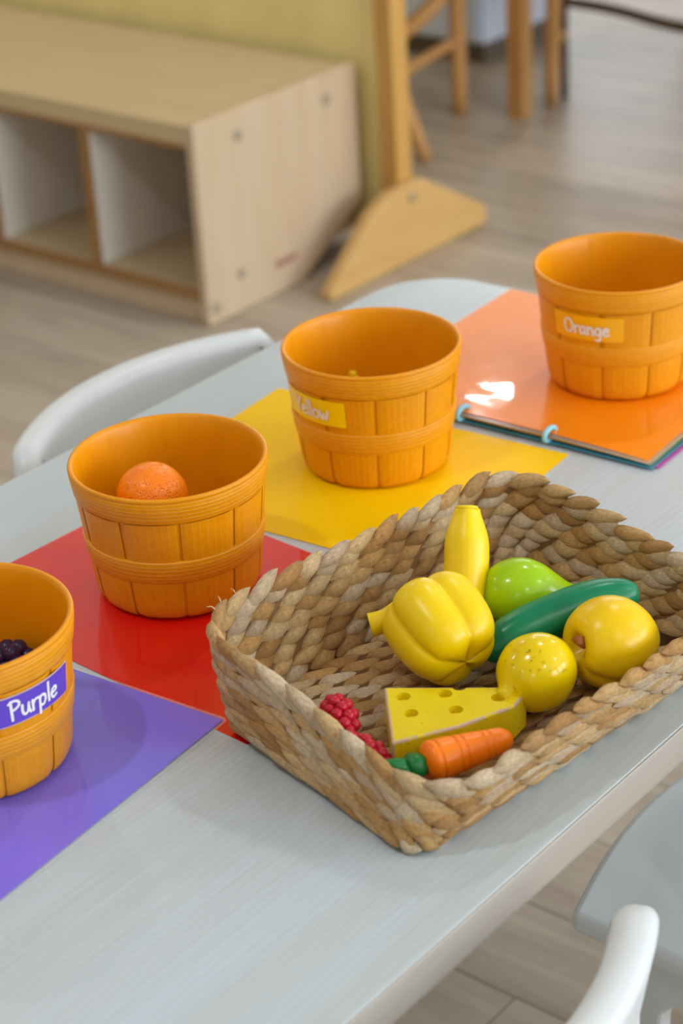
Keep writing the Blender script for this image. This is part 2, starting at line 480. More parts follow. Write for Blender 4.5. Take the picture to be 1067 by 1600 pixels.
# ------------------------------------------------------------------ the table
TX0, TX1, TY0, TY1 = 0.285, 1.497, 0.552, 1.169
table = thing('activity_table', 'pale whitewashed rectangular children\'s table with rounded corners and beech edge', 'table', ((TX0 + TX1) / 2, (TY0 + TY1) / 2, 0))
hx, hy = (TX1 - TX0) / 2, (TY1 - TY0) / 2
outl = rrect(-hx + 0.0015, hx - 0.0015, -hy + 0.0015, hy - 0.0015, 0.075, 12)
obj('tabletop', prism(outl, 'z', HT - 0.024, HT, 0.0006, 1, 'tabletop'), M_TOP, table)
def edge_ring():
    n = 12
    o1 = rrect(-hx, hx, -hy, hy, 0.0765, n)
    prof = [(0.0016, -0.0018), (0.0012, -0.0004), (0.0004, -0.0006), (0.0, -0.0016), (0.0, -0.0050), (0.0, -0.0220), (0.0, -0.0258), (0.0008, -0.0268), (0.0016, -0.0272), (0.004, -0.0272), (0.03, -0.0272), (0.03, -0.02)]
    V = []; m = len(prof)
    for (dx, dz) in prof:
        for (x, y) in rrect(-hx + dx, hx - dx, -hy + dx, hy - dx, 0.0765 - dx, n): V.append((x, y, HT + dz))
    c = len(o1)
    F = [(j * c + i, j * c + (i + 1) % c, (j + 1) * c + (i + 1) % c, (j + 1) * c + i) for j in range(m - 1) for i in range(c)]
    return mesh('edge_band', V, F, True)
tag(obj('edge_band', edge_ring(), M_EDGE, table), 'rounded beech edge band')
leg_me = lathe([(0.0, 0.0), (0.018, 0.0), (0.019, 0.006), (0.024, 0.25), (0.026, HT - 0.07), (0.026, HT - 0.026), (0, HT - 0.026)], 24, 'leg')
for sx in (-1, 1):
    for sy in (-1, 1):
        obj('leg', leg_me, M_LEG, table, (sx * (hx - 0.07), sy * (hy - 0.07), 0))
ap = bmesh.new()
for s in (-1, 1):
    add_box(ap, (-hx + 0.09, s * (hy - 0.09) - 0.009, HT - 0.075), (hx - 0.09, s * (hy - 0.09) + 0.009, HT - 0.026))
    add_box(ap, (s * (hx - 0.09) - 0.009, -hy + 0.09, HT - 0.075), (s * (hx - 0.09) + 0.009, hy - 0.09, HT - 0.026))
obj('apron', finish(ap, 'apron'), M_LEG, table)

# ------------------------------------------------------------------ child's chairs
SEAT_Z = 0.30
def chair_parts():
    parts = []
    # seat with rounded corners and convex front (local +y is the front)
    poly = []
    W = 0.155
    for k in range(13):
        t = k / 12; a = R(180 - 180 * t)
        poly.append((-W * 0.86 * (1 - 2 * t) if False else W * math.cos(a) * 1.0, 0.105 + 0.032 * math.sin(a) ** 0.6 if math.sin(a) > 0 else 0.105))
    poly = [(-W, -0.115), (-W, 0.10)] + [(-W + 2 * W * k / 12, 0.118 + 0.028 * math.sin(math.pi * k / 12)) for k in range(13)] + [(W, 0.10), (W, -0.115), (W - 0.02, -0.132), (-W + 0.02, -0.132)]
    parts.append(('seat', prism(poly, 'z', SEAT_Z - 0.018, SEAT_Z, 0.006, 3, 'seat'), [M_CHAIR]))
    # curved backrest band
    nu, nz = 28, 10
    Hh, top, th, half, sag = 0.125, 0.55, 0.0260, 0.1575, 0.058
    def centre(u, z):
        s = 2 * u - 1; a = s * R(39)
        x = half * math.sin(a) / math.sin(R(39)); c0 = math.cos(R(39))
        y = -0.080 - sag * (math.cos(a) - c0) / (1 - c0)
        return Vector((x, y - (z - top) * 0.20, z))
    V, F, MI = [], [], []
    def zrange(u):
        s = abs(2 * u - 1); r = 0.10
        drop = 0.0
        if s > 1 - r: drop = 0.018 * (1 - math.sqrt(max(0, 1 - ((s - (1 - r)) / r) ** 2)))
        return top - Hh + drop, top - drop
    for side in (0, 1):
        for i in range(nu + 1):
            u = i / nu; z0, z1 = zrange(u)
            for j in range(nz + 1):
                z = z0 + (z1 - z0) * j / nz
                e = 1e-3; t = (centre(min(1, u + e), z) - centre(max(0, u - e), z)); t.z = 0; t.normalize()
                nrm = Vector((-t.y, t.x, 0))
                V.append(centre(u, z) + nrm * (th / 2 if side else -th / 2))
    def vid(side, i, j): return side * (nu + 1) * (nz + 1) + i * (nz + 1) + j
    for side in (0, 1):
        for i in range(nu):
            for j in range(nz):
                q = (vid(side, i, j), vid(side, i + 1, j), vid(side, i + 1, j + 1), vid(side, i, j + 1))
                F.append(q if side == 0 else q[::-1]); MI.append(0)
    for i in range(nu):
        F.append((vid(0, i, nz), vid(0, i + 1, nz), vid(1, i + 1, nz), vid(1, i, nz))); MI.append(0)
        F.append((vid(0, i, 0), vid(1, i, 0), vid(1, i + 1, 0), vid(0, i + 1, 0))); MI.append(1)
    for j in range(nz):
        F.append((vid(0, 0, j), vid(0, 0, j + 1), vid(1, 0, j + 1), vid(1, 0, j))); MI.append(1)
        F.append((vid(0, nu, j), vid(1, nu, j), vid(1, nu, j + 1), vid(0, nu, j + 1))); MI.append(1)
    me = mesh('backrest', V, F, False); me.polygons.foreach_set('material_index', MI)
    bm = bmesh.new(); bm.from_mesh(me); bmesh.ops.recalc_face_normals(bm, faces=bm.faces)
    bevelled(bm, 0.0105, 5, 50)
    for f in bm.faces: f.smooth = True
    bm.to_mesh(me); bm.free()
    parts.append(('backrest', me, [M_CHAIR, M_CHAIREDGE]))
    # side panels: front and rear leg in one inverted U, rear post carries the backrest
    for s in (-1, 1):
        x0 = s * 0.137
        outer = [(-0.118, 0.0), (-0.128, SEAT_Z - 0.018), (0.083, SEAT_Z - 0.018), (0.086, 0.0), (0.048, 0.0)]
        inner = [(0.046, 0.222), (0.044, 0.234), (0.036, 0.244), (0.022, 0.249), (-0.05, 0.249), (-0.070, 0.244), (-0.082, 0.222), (-0.078, 0.0)]
        parts.append(('side_panel', prism(outer + inner, 'x', x0 - 0.009, x0 + 0.009, 0.003, 2, 'side_panel'), [M_CHAIR]))
        post = [(-0.118, SEAT_Z - 0.03), (-0.096, SEAT_Z - 0.03), (-0.086, 0.44), (-0.098, 0.50), (-0.112, 0.50), (-0.112, 0.42)]
        parts.append(('back_post', prism([(p[0] + 0.012, p[1]) for p in post], 'x', s * 0.128 - 0.008, s * 0.128 + 0.008, 0.002, 2, 'back_post'), [M_CHAIR]))
    return parts
CH = chair_parts()
def chair(label, loc, rz):
    t = thing('child_chair', label, 'chair', loc, (0, 0, rz), 'white child chairs round the table')
    for n, me, ms in CH: obj(n, me, ms, t)
    return t
chair('white child chair beyond the table, only its curved backrest showing behind the orange fruit bucket', (1.150, 1.113, 0), R(180))
chair('white child chair at lower right with its pale flat seat showing under the table edge', (1.176, 0.565, 0), 0)
chair('white child chair in the near right corner, only one end of its thick backrest showing', (0.655, 0.590, 0), R(-8))

# ------------------------------------------------------------------ the low cubby shelf
SX0, SX1, SY0, SZ = 2.234, 2.631, 2.175, 0.331
shelf = thing('cubby_shelf', 'low maple cubby shelf with open compartments against the olive divider', 'shelf', (SX0, SY0, 0))
dx = SX1 - SX0
ncub, pitch, pt = 4, 0.238, 0.018
SL = ncub * pitch + pt
side_poly = [(0, 0.001), (0.236, 0.001), (dx, 0.098), (dx, SZ + 0.002), (0, SZ + 0.002)]
for yy in (0, SL):
    obj('side_panel', prism(side_poly, 'y', yy, yy + pt, 0.003, 2, 'side_panel'), M_SHELF, shelf)
obj('top_board', box((0.004, pt, SZ - 0.032), (dx - 0.002, SL, SZ - 0.002), 0.006, 3, 'top_board'), M_SHELFTOP, shelf)
obj('bottom_board', box((0.004, pt, 0.045), (dx - 0.004, SL, 0.06), 0.003, 2, 'bottom_board'), M_SHELFTOP, shelf)
obj('kick_board', box((0.012, pt, 0.001), (0.028, SL, 0.045), 0.001, 1, 'kick_board'), M_SHELF, shelf)
obj('back_panel', box((dx - 0.10, pt, 0.06), (dx - 0.09, SL, SZ - 0.032), 0, 1, 'back_panel'), M_SHELF, shelf)
for i in range(1, ncub):
    yy = i * pitch
    obj('edge_strip', box((0.001, yy - 0.0005, 0.06), (0.0055, yy + pt + 0.0005, SZ - 0.032), 0.001, 1, 'edge_strip'), M_SHELFEDGE, shelf)
    obj('partition', box((0.006, yy, 0.06), (dx - 0.10, yy + pt, SZ - 0.032), 0.002, 2, 'partition'), M_PART, shelf)
obj('edge_strip', box((0.0, pt, 0.044), (0.0035, SL, 0.061), 0.001, 1, 'edge_strip'), M_SHELFEDGE, shelf)
obj('edge_strip', box((0.003, pt, SZ - 0.040), (0.012, SL, SZ - 0.0325), 0.001, 1, 'edge_strip'), M_SHELFEDGE, shelf)
plug = lathe([(0, 0), (0.009, 0), (0.009, 0.0012), (0.0, 0.0015)], 20, 'dowel_plug')
for (px, pz) in ((0.100, 0.292), (0.318, 0.292), (0.082, 0.067), (0.018, 0.030)):
    tag(obj('dowel_plug', plug, M_PLUG, shelf, (px, 0.0, pz), (R(90), 0, 0)), 'round grey dowel plug')
mk = bmesh.new()
for i in range(7):
    add_box(mk, (0.168 + i * 0.0075, -0.0008, 0.045 + 0.0022 * i * 0.3), (0.1725 + i * 0.0075, 0.0004, 0.045 + (0.016 if i % 3 == 0 else 0.011)))
tag(obj('maker_mark', finish(mk, 'maker_mark'), M_MARK, shelf), 'small red-brown stamp too blurred to read')

# ------------------------------------------------------------------ the room divider
div = thing('room_divider', 'olive yellow room divider panel with honey wood post and foot', 'divider', (2.665, 2.10, 0))
obj('panel', box((-0.012, 0.033, 0.03), (0.012, 2.6, 1.25), 0.002, 1, 'panel'), M_OLIVE, div)
obj('post', box((-0.028, 0.0, 0.02), (0.012, 0.034, 1.28), 0.004, 2, 'post'), M_POST, div)
obj('post', box((-0.025, 2.58, 0.02), (0.026, 2.65, 1.28), 0.004, 2, 'post'), M_POST, div)
foot_poly = [(-0.245, 0.001), (-0.245, 0.014), (-0.20, 0.052), (-0.13, 0.112), (-0.075, 0.134), (0.01, 0.137), (0.19, 0.034), (0.19, 0.001)]
obj('foot', prism(foot_poly, 'y', -0.024, -0.001, 0.003, 2, 'foot'), M_FOOT, div)
obj('foot', prism(foot_poly, 'y', 2.652, 2.675, 0.003, 2, 'foot'), M_FOOT, div)
bolt = lathe([(0, 0), (0.008, 0), (0.008, 0.002), (0, 0.003)], 16, 'bolt')
obj('bolt', bolt, M_PLUG, div, (-0.02, -0.024, 0.112), (R(90), 0, 0))

# ------------------------------------------------------------------ far furniture, out of focus
# rush-seated chair just past the divider
fc = thing('rush_chair', 'small honey wood chair with splayed legs and rush seat past the divider post', 'chair', (3.20, 2.50, 0))
def leg(a, b, r0, r1, par, mat, name='leg'):
    return obj(name, tube([Vector(a).lerp(Vector(b), k / 6) for k in range(7)], lambda t: r0 + (r1 - r0) * t, 12, name), mat, par)
leg((-0.125, -0.125, 0.0), (-0.115, 0.02, 0.32), 0.013, 0.016, fc, M_FARWOOD)
leg((0.155, 0.0, 0.0), (0.155, 0.0, 0.32), 0.016, 0.018, fc, M_FARWOOD)
leg((-0.06, 0.26, 0.0), (-0.06, 0.25, 0.32), 0.014, 0.017, fc, M_FARWOOD)
leg((0.20, 0.26, 0.0), (0.19, 0.25, 0.32), 0.014, 0.017, fc, M_FARWOOD)
leg((-0.12, -0.05, 0.155), (0.155, 0.0, 0.155), 0.011, 0.011, fc, M_FARWOOD, 'stretcher')
leg((-0.08, 0.25, 0.12), (0.19, 0.25, 0.12), 0.011, 0.011, fc, M_FARWOOD, 'stretcher')
obj('curved_brace', tube(catmull([(-0.12, -0.03, 0.215), (0.0, -0.005, 0.222), (0.09, 0.0, 0.25), (0.15, 0.0, 0.30)]), 0.017, 10, 'curved_brace'), M_FARWOOD, fc)
obj('seat', prism(rrect(-0.15, 0.22, -0.02, 0.29, 0.05), 'z', 0.315, 0.345, 0.01, 3, 'seat'), M_RUSH, fc)
# round table on square legs
rt = thing('round_table', 'round wooden table on thick square legs in the far background', 'table', (3.762, 2.036, 0))
tag(obj('tabletop', lathe([(0, 0.545), (0.53, 0.545), (0.54, 0.552), (0.54, 0.568), (0.53, 0.575), (0, 0.575)], 64, 'tabletop'), M_FARWOOD, rt))
sq = box((-0.018, -0.018, 0.0), (0.018, 0.018, 0.546), 0.004, 2, 'leg')
for (lx, ly) in ((-0.355, 0.35), (0.355, 0.35), (0.355, -0.35), (-0.355, -0.35)):
    obj('leg', sq, M_FARWOOD, rt, (lx, ly, 0))
# three-legged stool next to it
bc = thing('bentwood_stool', 'wooden stool with a dark bent rail beside the thick square table leg', 'stool', (3.66, 2.18, 0))
leg((-0.166, 0.190, 0), (-0.160, 0.180, 0.34), 0.014, 0.017, bc, M_FARWOOD)
leg((-0.170, -0.200, 0), (-0.160, -0.190, 0.34), 0.014, 0.017, bc, M_FARWOOD)
leg((0.230, -0.100, 0), (0.200, -0.090, 0.34), 0.014, 0.017, bc, M_FARWOOD)
leg((-0.112, 0.193, 0), (-0.112, 0.193, 0.33), 0.009, 0.009, bc, M_DARKWOOD, 'brace_rod')
leg((-0.163, 0.187, 0.135), (-0.112, 0.193, 0.135), 0.010, 0.010, bc, M_FARWOOD, 'stretcher')
obj('bent_rail', tube(catmull([(-0.112, 0.193, 0.203), (-0.115, 0.12, 0.203), (-0.120, 0.05, 0.200), (-0.142, -0.04, 0.197), (-0.164, -0.117, 0.199), (-0.168, -0.195, 0.20)]), 0.011, 10, 'bent_rail'), M_DARKWOOD, bc)
obj('seat', lathe([(0, 0.335), (0.24, 0.335), (0.25, 0.342), (0.25, 0.353), (0.24, 0.36), (0, 0.36)], 48, 'seat'), M_FARWOOD, bc)
# pale cabinet behind
cb = thing('pale_cabinet', 'pale bluish cabinet standing behind the rush chair', 'cabinet', (3.66, 2.66, 0))
obj('body', box((0, 0, 0.05), (0.30, 0.62, 0.75), 0.004, 2, 'body'), M_CABINET, cb)
obj('plinth', box((0.02, 0.01, 0), (0.29, 0.61, 0.05), 0, 1, 'plinth'), M_SEAM, cb)
for kk in (0, 1):
    d = obj('door', box((-0.014, 0.006 + kk * 0.305, 0.06), (-0.001, 0.305 + kk * 0.305, 0.74), 0.003, 2, 'door'), M_CABINET, cb)
    obj('handle', box((-0.03, 0.27 + kk * 0.06, 0.45), (-0.0145, 0.282 + kk * 0.06, 0.55), 0.003, 2, 'handle'), M_PLUG, d)

# ------------------------------------------------------------------ laminated sheets
def rot2(p, a): return (p[0] * math.cos(a) - p[1] * math.sin(a), p[0] * math.sin(a) + p[1] * math.cos(a))
def sheet_part(w, h, z0, z1, name, mat, par, rad=0.0015, fold=None):
    return obj(name, prism(rrect(-w / 2, w / 2, -h / 2, h / 2, rad, 3), 'z', z0, z1, 0, 1, name), mat, par)
def laminated(name, label, cx, cy, rz, mat, z=0.0, w=0.2159, h=0.2794, film=0.0028):
    t = thing(name, label, 'paper sheet', (cx, cy, HT + z), (0, 0, rz), 'laminated colour sheets')
    sheet_part(w, h, 0.0004, 0.0007, 'paper', mat, t)
    o = sheet_part(w + 2 * film, h + 2 * film, 0.0002, 0.00039, 'laminate_film', M_FILM, t, 0.005)
    tag(o, 'clear laminate margin')
    return t
def by_corner(corner, rz, sx, sy, w=0.2159, h=0.2794):
    c = rot2((-sx * w / 2, -sy * h / 2), rz); return corner[0] + c[0], corner[1] + c[1]
# yellow: its far left corner and right corner are both in view
cx, cy = by_corner((1.2060, 1.1000), R(5.3), 1, 1)
laminated('laminated_sheet', 'bright yellow laminated sheet under the bucket marked Yellow', cx, cy, R(5.3), M_YEL, 0.0)
cx, cy = by_corner((0.7835, 0.7635), R(-3.0), -1, -1, 0.2060, 0.3060)
laminated('laminated_sheet', 'glossy red laminated sheet under the bucket holding the orange', cx, cy, R(-3.0), M_RED, 0.0, 0.2060, 0.3060)
cx, cy = by_corner((0.7950, 0.7945), R(5.0), 1, -1)
laminated('laminated_sheet', 'glossy purple laminated sheet under the bucket marked Purple', cx, cy, R(5.0), M_PUR, 0.0008)

# bound booklet of sheets under the orange bucket
BKW, BKH = 0.250, 0.282
bx0, by0 = 1.2370, 0.7620
bk = thing('ring_bound_booklet', 'ring-bound booklet of laminated sheets with orange cover under the bucket marked Orange', 'booklet', (bx0 + BKW / 2, by0 + BKH / 2, HT), (0, 0, R(3.0)))
def flexed(w, h, z, th, lift, off, name, mat, film=False):
    e = 0.003 if film else 0
    def zz(u, v):
        d = math.hypot(u * 1.0, v * 1.0)
        c1 = max(0, 1 - d / 0.35)
        d2 = math.hypot(u, 1 - v); c2 = max(0, 1 - d2 / 0.3)
        return z - lift * c1 * c1 + 0.18 * lift * (1 - (2 * v - 1) ** 2) * (1 - u)
    def top(u, v): return (-w / 2 - e + (w + 2 * e) * u + off[0], -h / 2 - e + (h + 2 * e) * v + off[1], zz(u, v) + th)
    def bot(u, v): p = top(u, v); return (p[0], p[1], p[2] - th)
    nu, nv = 12, 14
    V = [top(i / nu, j / nv) for i in range(nu + 1) for j in range(nv + 1)] + [bot(i / nu, j / nv) for i in range(nu + 1) for j in range(nv + 1)]
    N = (nu + 1) * (nv + 1); F = []
    idx = lambda i, j: i * (nv + 1) + j
    for i in range(nu):
        for j in range(nv):
            q = (idx(i, j), idx(i + 1, j), idx(i + 1, j + 1), idx(i, j + 1)); F.append(q); F.append(tuple(N + k for k in q[::-1]))
    ring = [idx(i, 0) for i in range(nu)] + [idx(nu, j) for j in range(nv)] + [idx(i, nv) for i in range(nu, 0, -1)] + [idx(0, j) for j in range(nv, 0, -1)]
    for a, b in zip(ring, ring[1:] + ring[:1]): F.append((a, N + a, N + b, b))
    return obj(name, mesh(name, V, F, False), mat, bk)
for k, (mt, off) in enumerate([(M_MAG, (0.003, -0.006)), (M_TEAL, (-0.003, -0.003)), (M_GRN, (0.002, -0.001)), (M_GOLD, (-0.0005, 0.001))]):
    flexed(BKW, BKH, 0.0006 + 0.0015 * k, 0.0006, 0.0003 * k, off, 'inner_sheet', mt)
flexed(BKW, BKH, 0.0074, 0.0005, 0.0026, (0, 0.001), 'cover_film', M_FILM, True)
tag(flexed(BKW - 0.004, BKH - 0.004, 0.0080, 0.0004, 0.0026, (0, 0.001), 'orange_cover', M_ORA), 'glossy orange cover')
for yy in (0.032, -0.050):
    pts = [Vector((-BKW / 2 + 0.002 + 0.0085 * math.cos(a), yy, 0.0078 + 0.0050 * math.sin(a))) for a in [2 * math.pi * k / 20 for k in range(21)]]
    tag(obj('binder_ring', tube(pts, 0.0021, 10, 'binder_ring'), M_RING, bk), 'pale blue plastic binder ring')

# ------------------------------------------------------------------ buckets
BH = 0.100
BPROF = [(0.0500, 0.0), (0.0535, 0.0010), (0.0562, 0.0035), (0.0580, 0.0075), (0.0590, 0.0130), (0.0606, 0.028), (0.0625, 0.045), (0.0643, 0.062), (0.0662, 0.080), (0.0676, 0.092), (0.0683, 0.0985)]
def br(z):
    for (r0, z0), (r1, z1) in zip(BPROF, BPROF[1:]):
        if z <= z1: return r0 + (r1 - r0) * (z - z0) / (z1 - z0)
    return BPROF[-1][0]
NST = 10
def shell_mesh():
    prof = [(0.0, 0.0012), (0.044, 0.0012), (0.046, 0.0004)] + [(r - 0.0012, z) for r, z in BPROF[:-1]] + \
           [(0.0690, 0.0965), (0.0697, 0.0985), (0.0692, 0.1000), (0.0678, 0.1004), (0.0664, 0.0998), (0.0655, 0.097)] + \
           [(r - 0.0036, z) for r, z in BPROF[::-1] if 0.006 < z < 0.093] + [(0.052, 0.0055), (0.047, 0.0036), (0.0, 0.0034)]
    def mod(r, z, t):
        if 0.004 < z < 0.094 and r < br(z) - 0.0025:
            k = (t * NST / (2 * math.pi)) % 1.0; g = min(k, 1 - k)
            r += 0.0007 * (1 - sstep(0.0, 0.06, g))
        return r, z
    return lathe(prof, 160, 'shell', mod)
def stave_mesh():
    zs = [p for p in BPROF if p[1] < 0.09]
    nv = len(zs) - 1; A = 2 * math.pi / NST; nu = 8; e = R(0.9)
    def fn(u, v):
        r, z = zs[int(round(v * nv))]
        s = abs(2 * u - 1); t = e + (A - 2 * e) * u
        r += 0.0005 - 0.0010 * sstep(0.95, 1.0, s)
        return (r * math.cos(t), r * math.sin(t), max(z, 0.0003))
    return grid(fn, nu, nv, name='stave', uv=lambda u, v: (u * A * 6.3, zs[int(round(v * nv))][1] * 100))
def band_mesh(z0, z1, out):
    prof = [(br(z0) - 0.001, z0), (br(z0) + out * 0.7, z0 + 0.0004), (br(z0) + out, z0 + 0.0014), (br((z0 + z1) / 2) + out * 1.05, (z0 + z1) / 2), (br(z1) + out, z1 - 0.0014), (br(z1) + out * 0.7, z1 - 0.0004), (br(z1) - 0.001, z1)]
    return lathe(prof, 128, 'band')
SHELL, STAVE, BAND1, BAND2 = shell_mesh(), stave_mesh(), band_mesh(0.0805, 0.0972, 0.0014), band_mesh(0.0325, 0.0500, 0.0014)
for me, mt in ((SHELL, M_SHELL), (STAVE, M_STAVE), (BAND1, M_BAND), (BAND2, M_BAND)): me.materials.append(mt)
def cyl_patch(t0, t1, z0, z1, off, name, nu=20, nv=4, th=0.0004):
    V, F = [], []
    for s in (0, 1):
        for i in range(nu + 1):
            for j in range(nv + 1):
                t = t0 + (t1 - t0) * i / nu; z = z0 + (z1 - z0) * j / nv; r = br(z) + off + (th if s else 0)
                V.append((r * math.cos(t), r * math.sin(t), z))
    N = (nu + 1) * (nv + 1); idx = lambda i, j: i * (nv + 1) + j
    for i in range(nu):
        for j in range(nv):
            q = (idx(i, j), idx(i + 1, j), idx(i + 1, j + 1), idx(i, j + 1)); F.append(q[::-1]); F.append(tuple(N + k for k in q))
    ring = [idx(i, 0) for i in range(nu)] + [idx(nu, j) for j in range(nv)] + [idx(i, nv) for i in range(nu, 0, -1)] + [idx(0, j) for j in range(nv, 0, -1)]
    for a, b in zip(ring, ring[1:] + ring[:1]): F.append((a, b, N + b, N + a))
    return mesh(name, V, F, False)
GL = {  # hand-lettered strokes, baseline 0, x height 1
 'P': (1.05, [[(0.12, 1.75), (0.16, 0.9), (0.2, -0.15)], [(-0.05, 1.55), (0.35, 1.75), (0.78, 1.6), (0.85, 1.2), (0.5, 0.9), (0.15, 0.8)]]),
 'u': (0.95, [[(0.08, 1.0), (0.08, 0.35), (0.3, 0.0), (0.6, 0.25), (0.68, 0.95)], [(0.68, 1.0), (0.7, 0.4), (0.85, 0.0)]]),
 'r': (0.75, [[(0.1, 1.0), (0.14, 0.5), (0.16, 0.0)], [(0.15, 0.6), (0.35, 0.95), (0.65, 1.0)]]),
 'p': (0.95, [[(0.1, 1.0), (0.12, 0.2), (0.14, -0.7)], [(0.1, 0.75), (0.35, 1.02), (0.68, 0.85), (0.7, 0.35), (0.45, 0.02), (0.14, 0.15)]]),
 'l': (0.42, [[(0.12, 1.85), (0.14, 0.9), (0.2, 0.0)]]),
 'e': (0.85, [[(0.1, 0.5), (0.4, 0.55), (0.68, 0.7), (0.55, 0.98), (0.25, 0.92), (0.06, 0.45), (0.3, 0.02), (0.72, 0.15)]]),
 'O': (1.3, [[(0.55, 1.75), (0.2, 1.55), (0.05, 0.9), (0.2, 0.2), (0.6, 0.0), (1.0, 0.3), (1.1, 1.0), (0.9, 1.6), (0.5, 1.75)]]),
 'a': (0.95, [[(0.65, 0.85), (0.35, 1.0), (0.06, 0.55), (0.25, 0.02), (0.6, 0.3), (0.68, 0.98)], [(0.68, 1.0), (0.68, 0.4), (0.82, 0.0)]]),
 'n': (0.95, [[(0.1, 1.0), (0.12, 0.5), (0.12, 0.0)], [(0.12, 0.55), (0.35, 0.98), (0.62, 0.85), (0.7, 0.4), (0.72, 0.0)]]),
 'g': (0.95, [[(0.65, 0.85), (0.35, 1.0), (0.06, 0.55), (0.25, 0.05), (0.6, 0.3), (0.68, 0.98)], [(0.68, 1.0), (0.70, 0.0), (0.55, -0.65), (0.12, -0.6)]]),
 'Y': (1.05, [[(0.0, 1.75), (0.25, 1.1), (0.45, 0.85)], [(0.95, 1.75), (0.6, 1.0), (0.3, 0.0)]]),
 'o': (0.92, [[(0.4, 1.0), (0.1, 0.75), (0.12, 0.2), (0.42, 0.0), (0.72, 0.3), (0.68, 0.8), (0.38, 1.0)]]),
 'w': (1.2, [[(0.05, 1.0), (0.15, 0.4), (0.3, 0.0), (0.5, 0.7), (0.7, 0.0), (0.9, 0.45), (1.0, 1.0)]]),
}
def lettering(text, tc, zc, size, pen, off):
    total = sum(GL[c][0] for c in text); x0 = -total / 2 * size
    V, F = [], []
    def put(x, y):
        z = zc + y; r = br(z) + off; t = tc + x / br(zc)
        return (r * math.cos(t), r * math.sin(t), z)
    for c in text:
        adv, strokes = GL[c]
        for st in strokes:
            P = catmull([(x0 + p[0] * size, (p[1] - 0.75) * size, 0) for p in st], 5)
            n = len(P); b = len(V)
            for i, p in enumerate(P):
                t = (P[min(n - 1, i + 1)] - P[max(0, i - 1)]).normalized(); q = Vector((-t.y, t.x, 0))
                for s in (1, -1): V.append(put(p.x + q.x * s * pen / 2, p.y + q.y * s * pen / 2))
            for i in range(n - 1): F.append((b + 2 * i, b + 2 * i + 1, b + 2 * i + 3, b + 2 * i + 2))
            for p in (P[0], P[-1]):
                b = len(V); V += [put(p.x + pen / 2 * math.cos(a), p.y + pen / 2 * math.sin(a)) for a in [2 * math.pi * k / 8 for k in range(8)]]
                F.append(tuple(range(b, b + 8)))
        x0 += adv * size
    return mesh('lettering', V, F, False)
def bucket(label, loc, turn, text=None, az=0, lm=None, tilt=0.0):
    t = thing('bushel_bucket', label, 'bucket', loc, (0, 0, turn), 'ochre plastic bushel buckets')
    obj('shell', SHELL, None, t)
    for i in range(NST):
        s = obj('stave', STAVE, None, t); s.rotation_euler = (0, 0, 2 * math.pi * i / NST)
    obj('band', BAND1, None, t); obj('band', BAND2, None, t, rot=(0, 0, 1.1))
    if text:
        a = az - turn; hw = R(26.5)
        bd = obj('name_label', cyl_patch(a - hw, a + hw, 0.0562, 0.0775, 0.0011, 'name_label'), M_LBORDER if text == 'Purple' else lm, t)
        tag(bd, 'name label reading ' + text)
        if text == 'Purple':
            obj('label_field', cyl_patch(a - hw + R(0.8), a + hw - R(0.8), 0.0570, 0.0767, 0.0016, 'label_field'), lm, bd)
        obj('lettering', lettering(text, a, 0.0668, 0.0072 if text != 'Orange' else 0.0066, 0.0018, 0.0023), M_INK, bd)
    return t
bucket('ochre plastic bucket with the orange inside, standing on the red sheet', (0.9127, 0.9412, HT + 0.0009), R(12))
bucket('ochre plastic bucket marked Yellow standing on the yellow sheet', (1.1448, 0.9450, HT + 0.0009), R(4), 'Yellow', R(173.5), M_LYEL)
bucket('ochre plastic bucket marked Orange standing on the orange booklet cover', (1.3665, 0.8620, HT + 0.0090), R(20), 'Orange', R(-170.5), M_LORA)
bucket('ochre plastic bucket marked Purple at the left edge on the purple sheet', (0.6784, 0.8944, HT + 0.0017), R(-8), 'Purple', R(-93.5), M_LPUR)

# ------------------------------------------------------------------ woven basket
BC = Vector((0.9035, 0.6800, HT + 0.0004)); BYAW = R(-7.0)
basket = thing('woven_basket', 'oblong woven water-hyacinth basket of toy food at the table edge', 'basket', BC, (0, 0, BYAW))
RHX, RHY, RRAD = 0.1465, 0.1105, 0.042
FHX, FHY, FRAD = 0.1385, 0.0940, 0.018
def rr_param(s, hx, hy, rad):
    """s in 0..1 round a rounded rectangle, same breakpoints for every size"""
    L = [2 * (RHY - RRAD), 2 * (RHX - RRAD), 2 * (RHY - RRAD), 2 * (RHX - RRAD)]; A = math.pi / 2 * RRAD
    seg = []
    for k in range(4): seg += [('s', k, L[k]), ('a', k, A)]
    T = sum(x[2] for x in seg); d = (s % 1.0) * T
    for typ, k, ln in seg:
        if d <= ln:
            t = d / ln; break
        d -= ln
    ax, ay = hx - rad, hy - rad
    if typ == 's':
        a, b = [((hx, -ay), (hx, ay)), ((ax, hy), (-ax, hy)), ((-hx, ay), (-hx, -ay)), ((-ax, -hy), (ax, -hy))][k]
        return a[0] + (b[0] - a[0]) * t, a[1] + (b[1] - a[1]) * t
    c = [(ax, ay), (-ax, ay), (-ax, -ay), (ax, -ay)][k]; an = R(90 * k + 90 * t)
    return c[0] + rad * math.cos(an), c[1] + rad * math.sin(an)
def rim_z(x, y):
    z = 0.0605 + 0.0095 * math.tanh(y / 0.05)
    z += 0.004 * sstep(-0.02, -0.12, x) * sstep(0.02, 0.1, y) if False else 0.004 * (sstep(0.02, 0.12, -x) * sstep(0.02, 0.1, y))
    z -= 0.010 * math.exp(-((x + 0.115) ** 2 + (y + 0.085) ** 2) / 0.0045)
    z += 0.0018 * math.sin(31 * x + 23 * y)
    return z
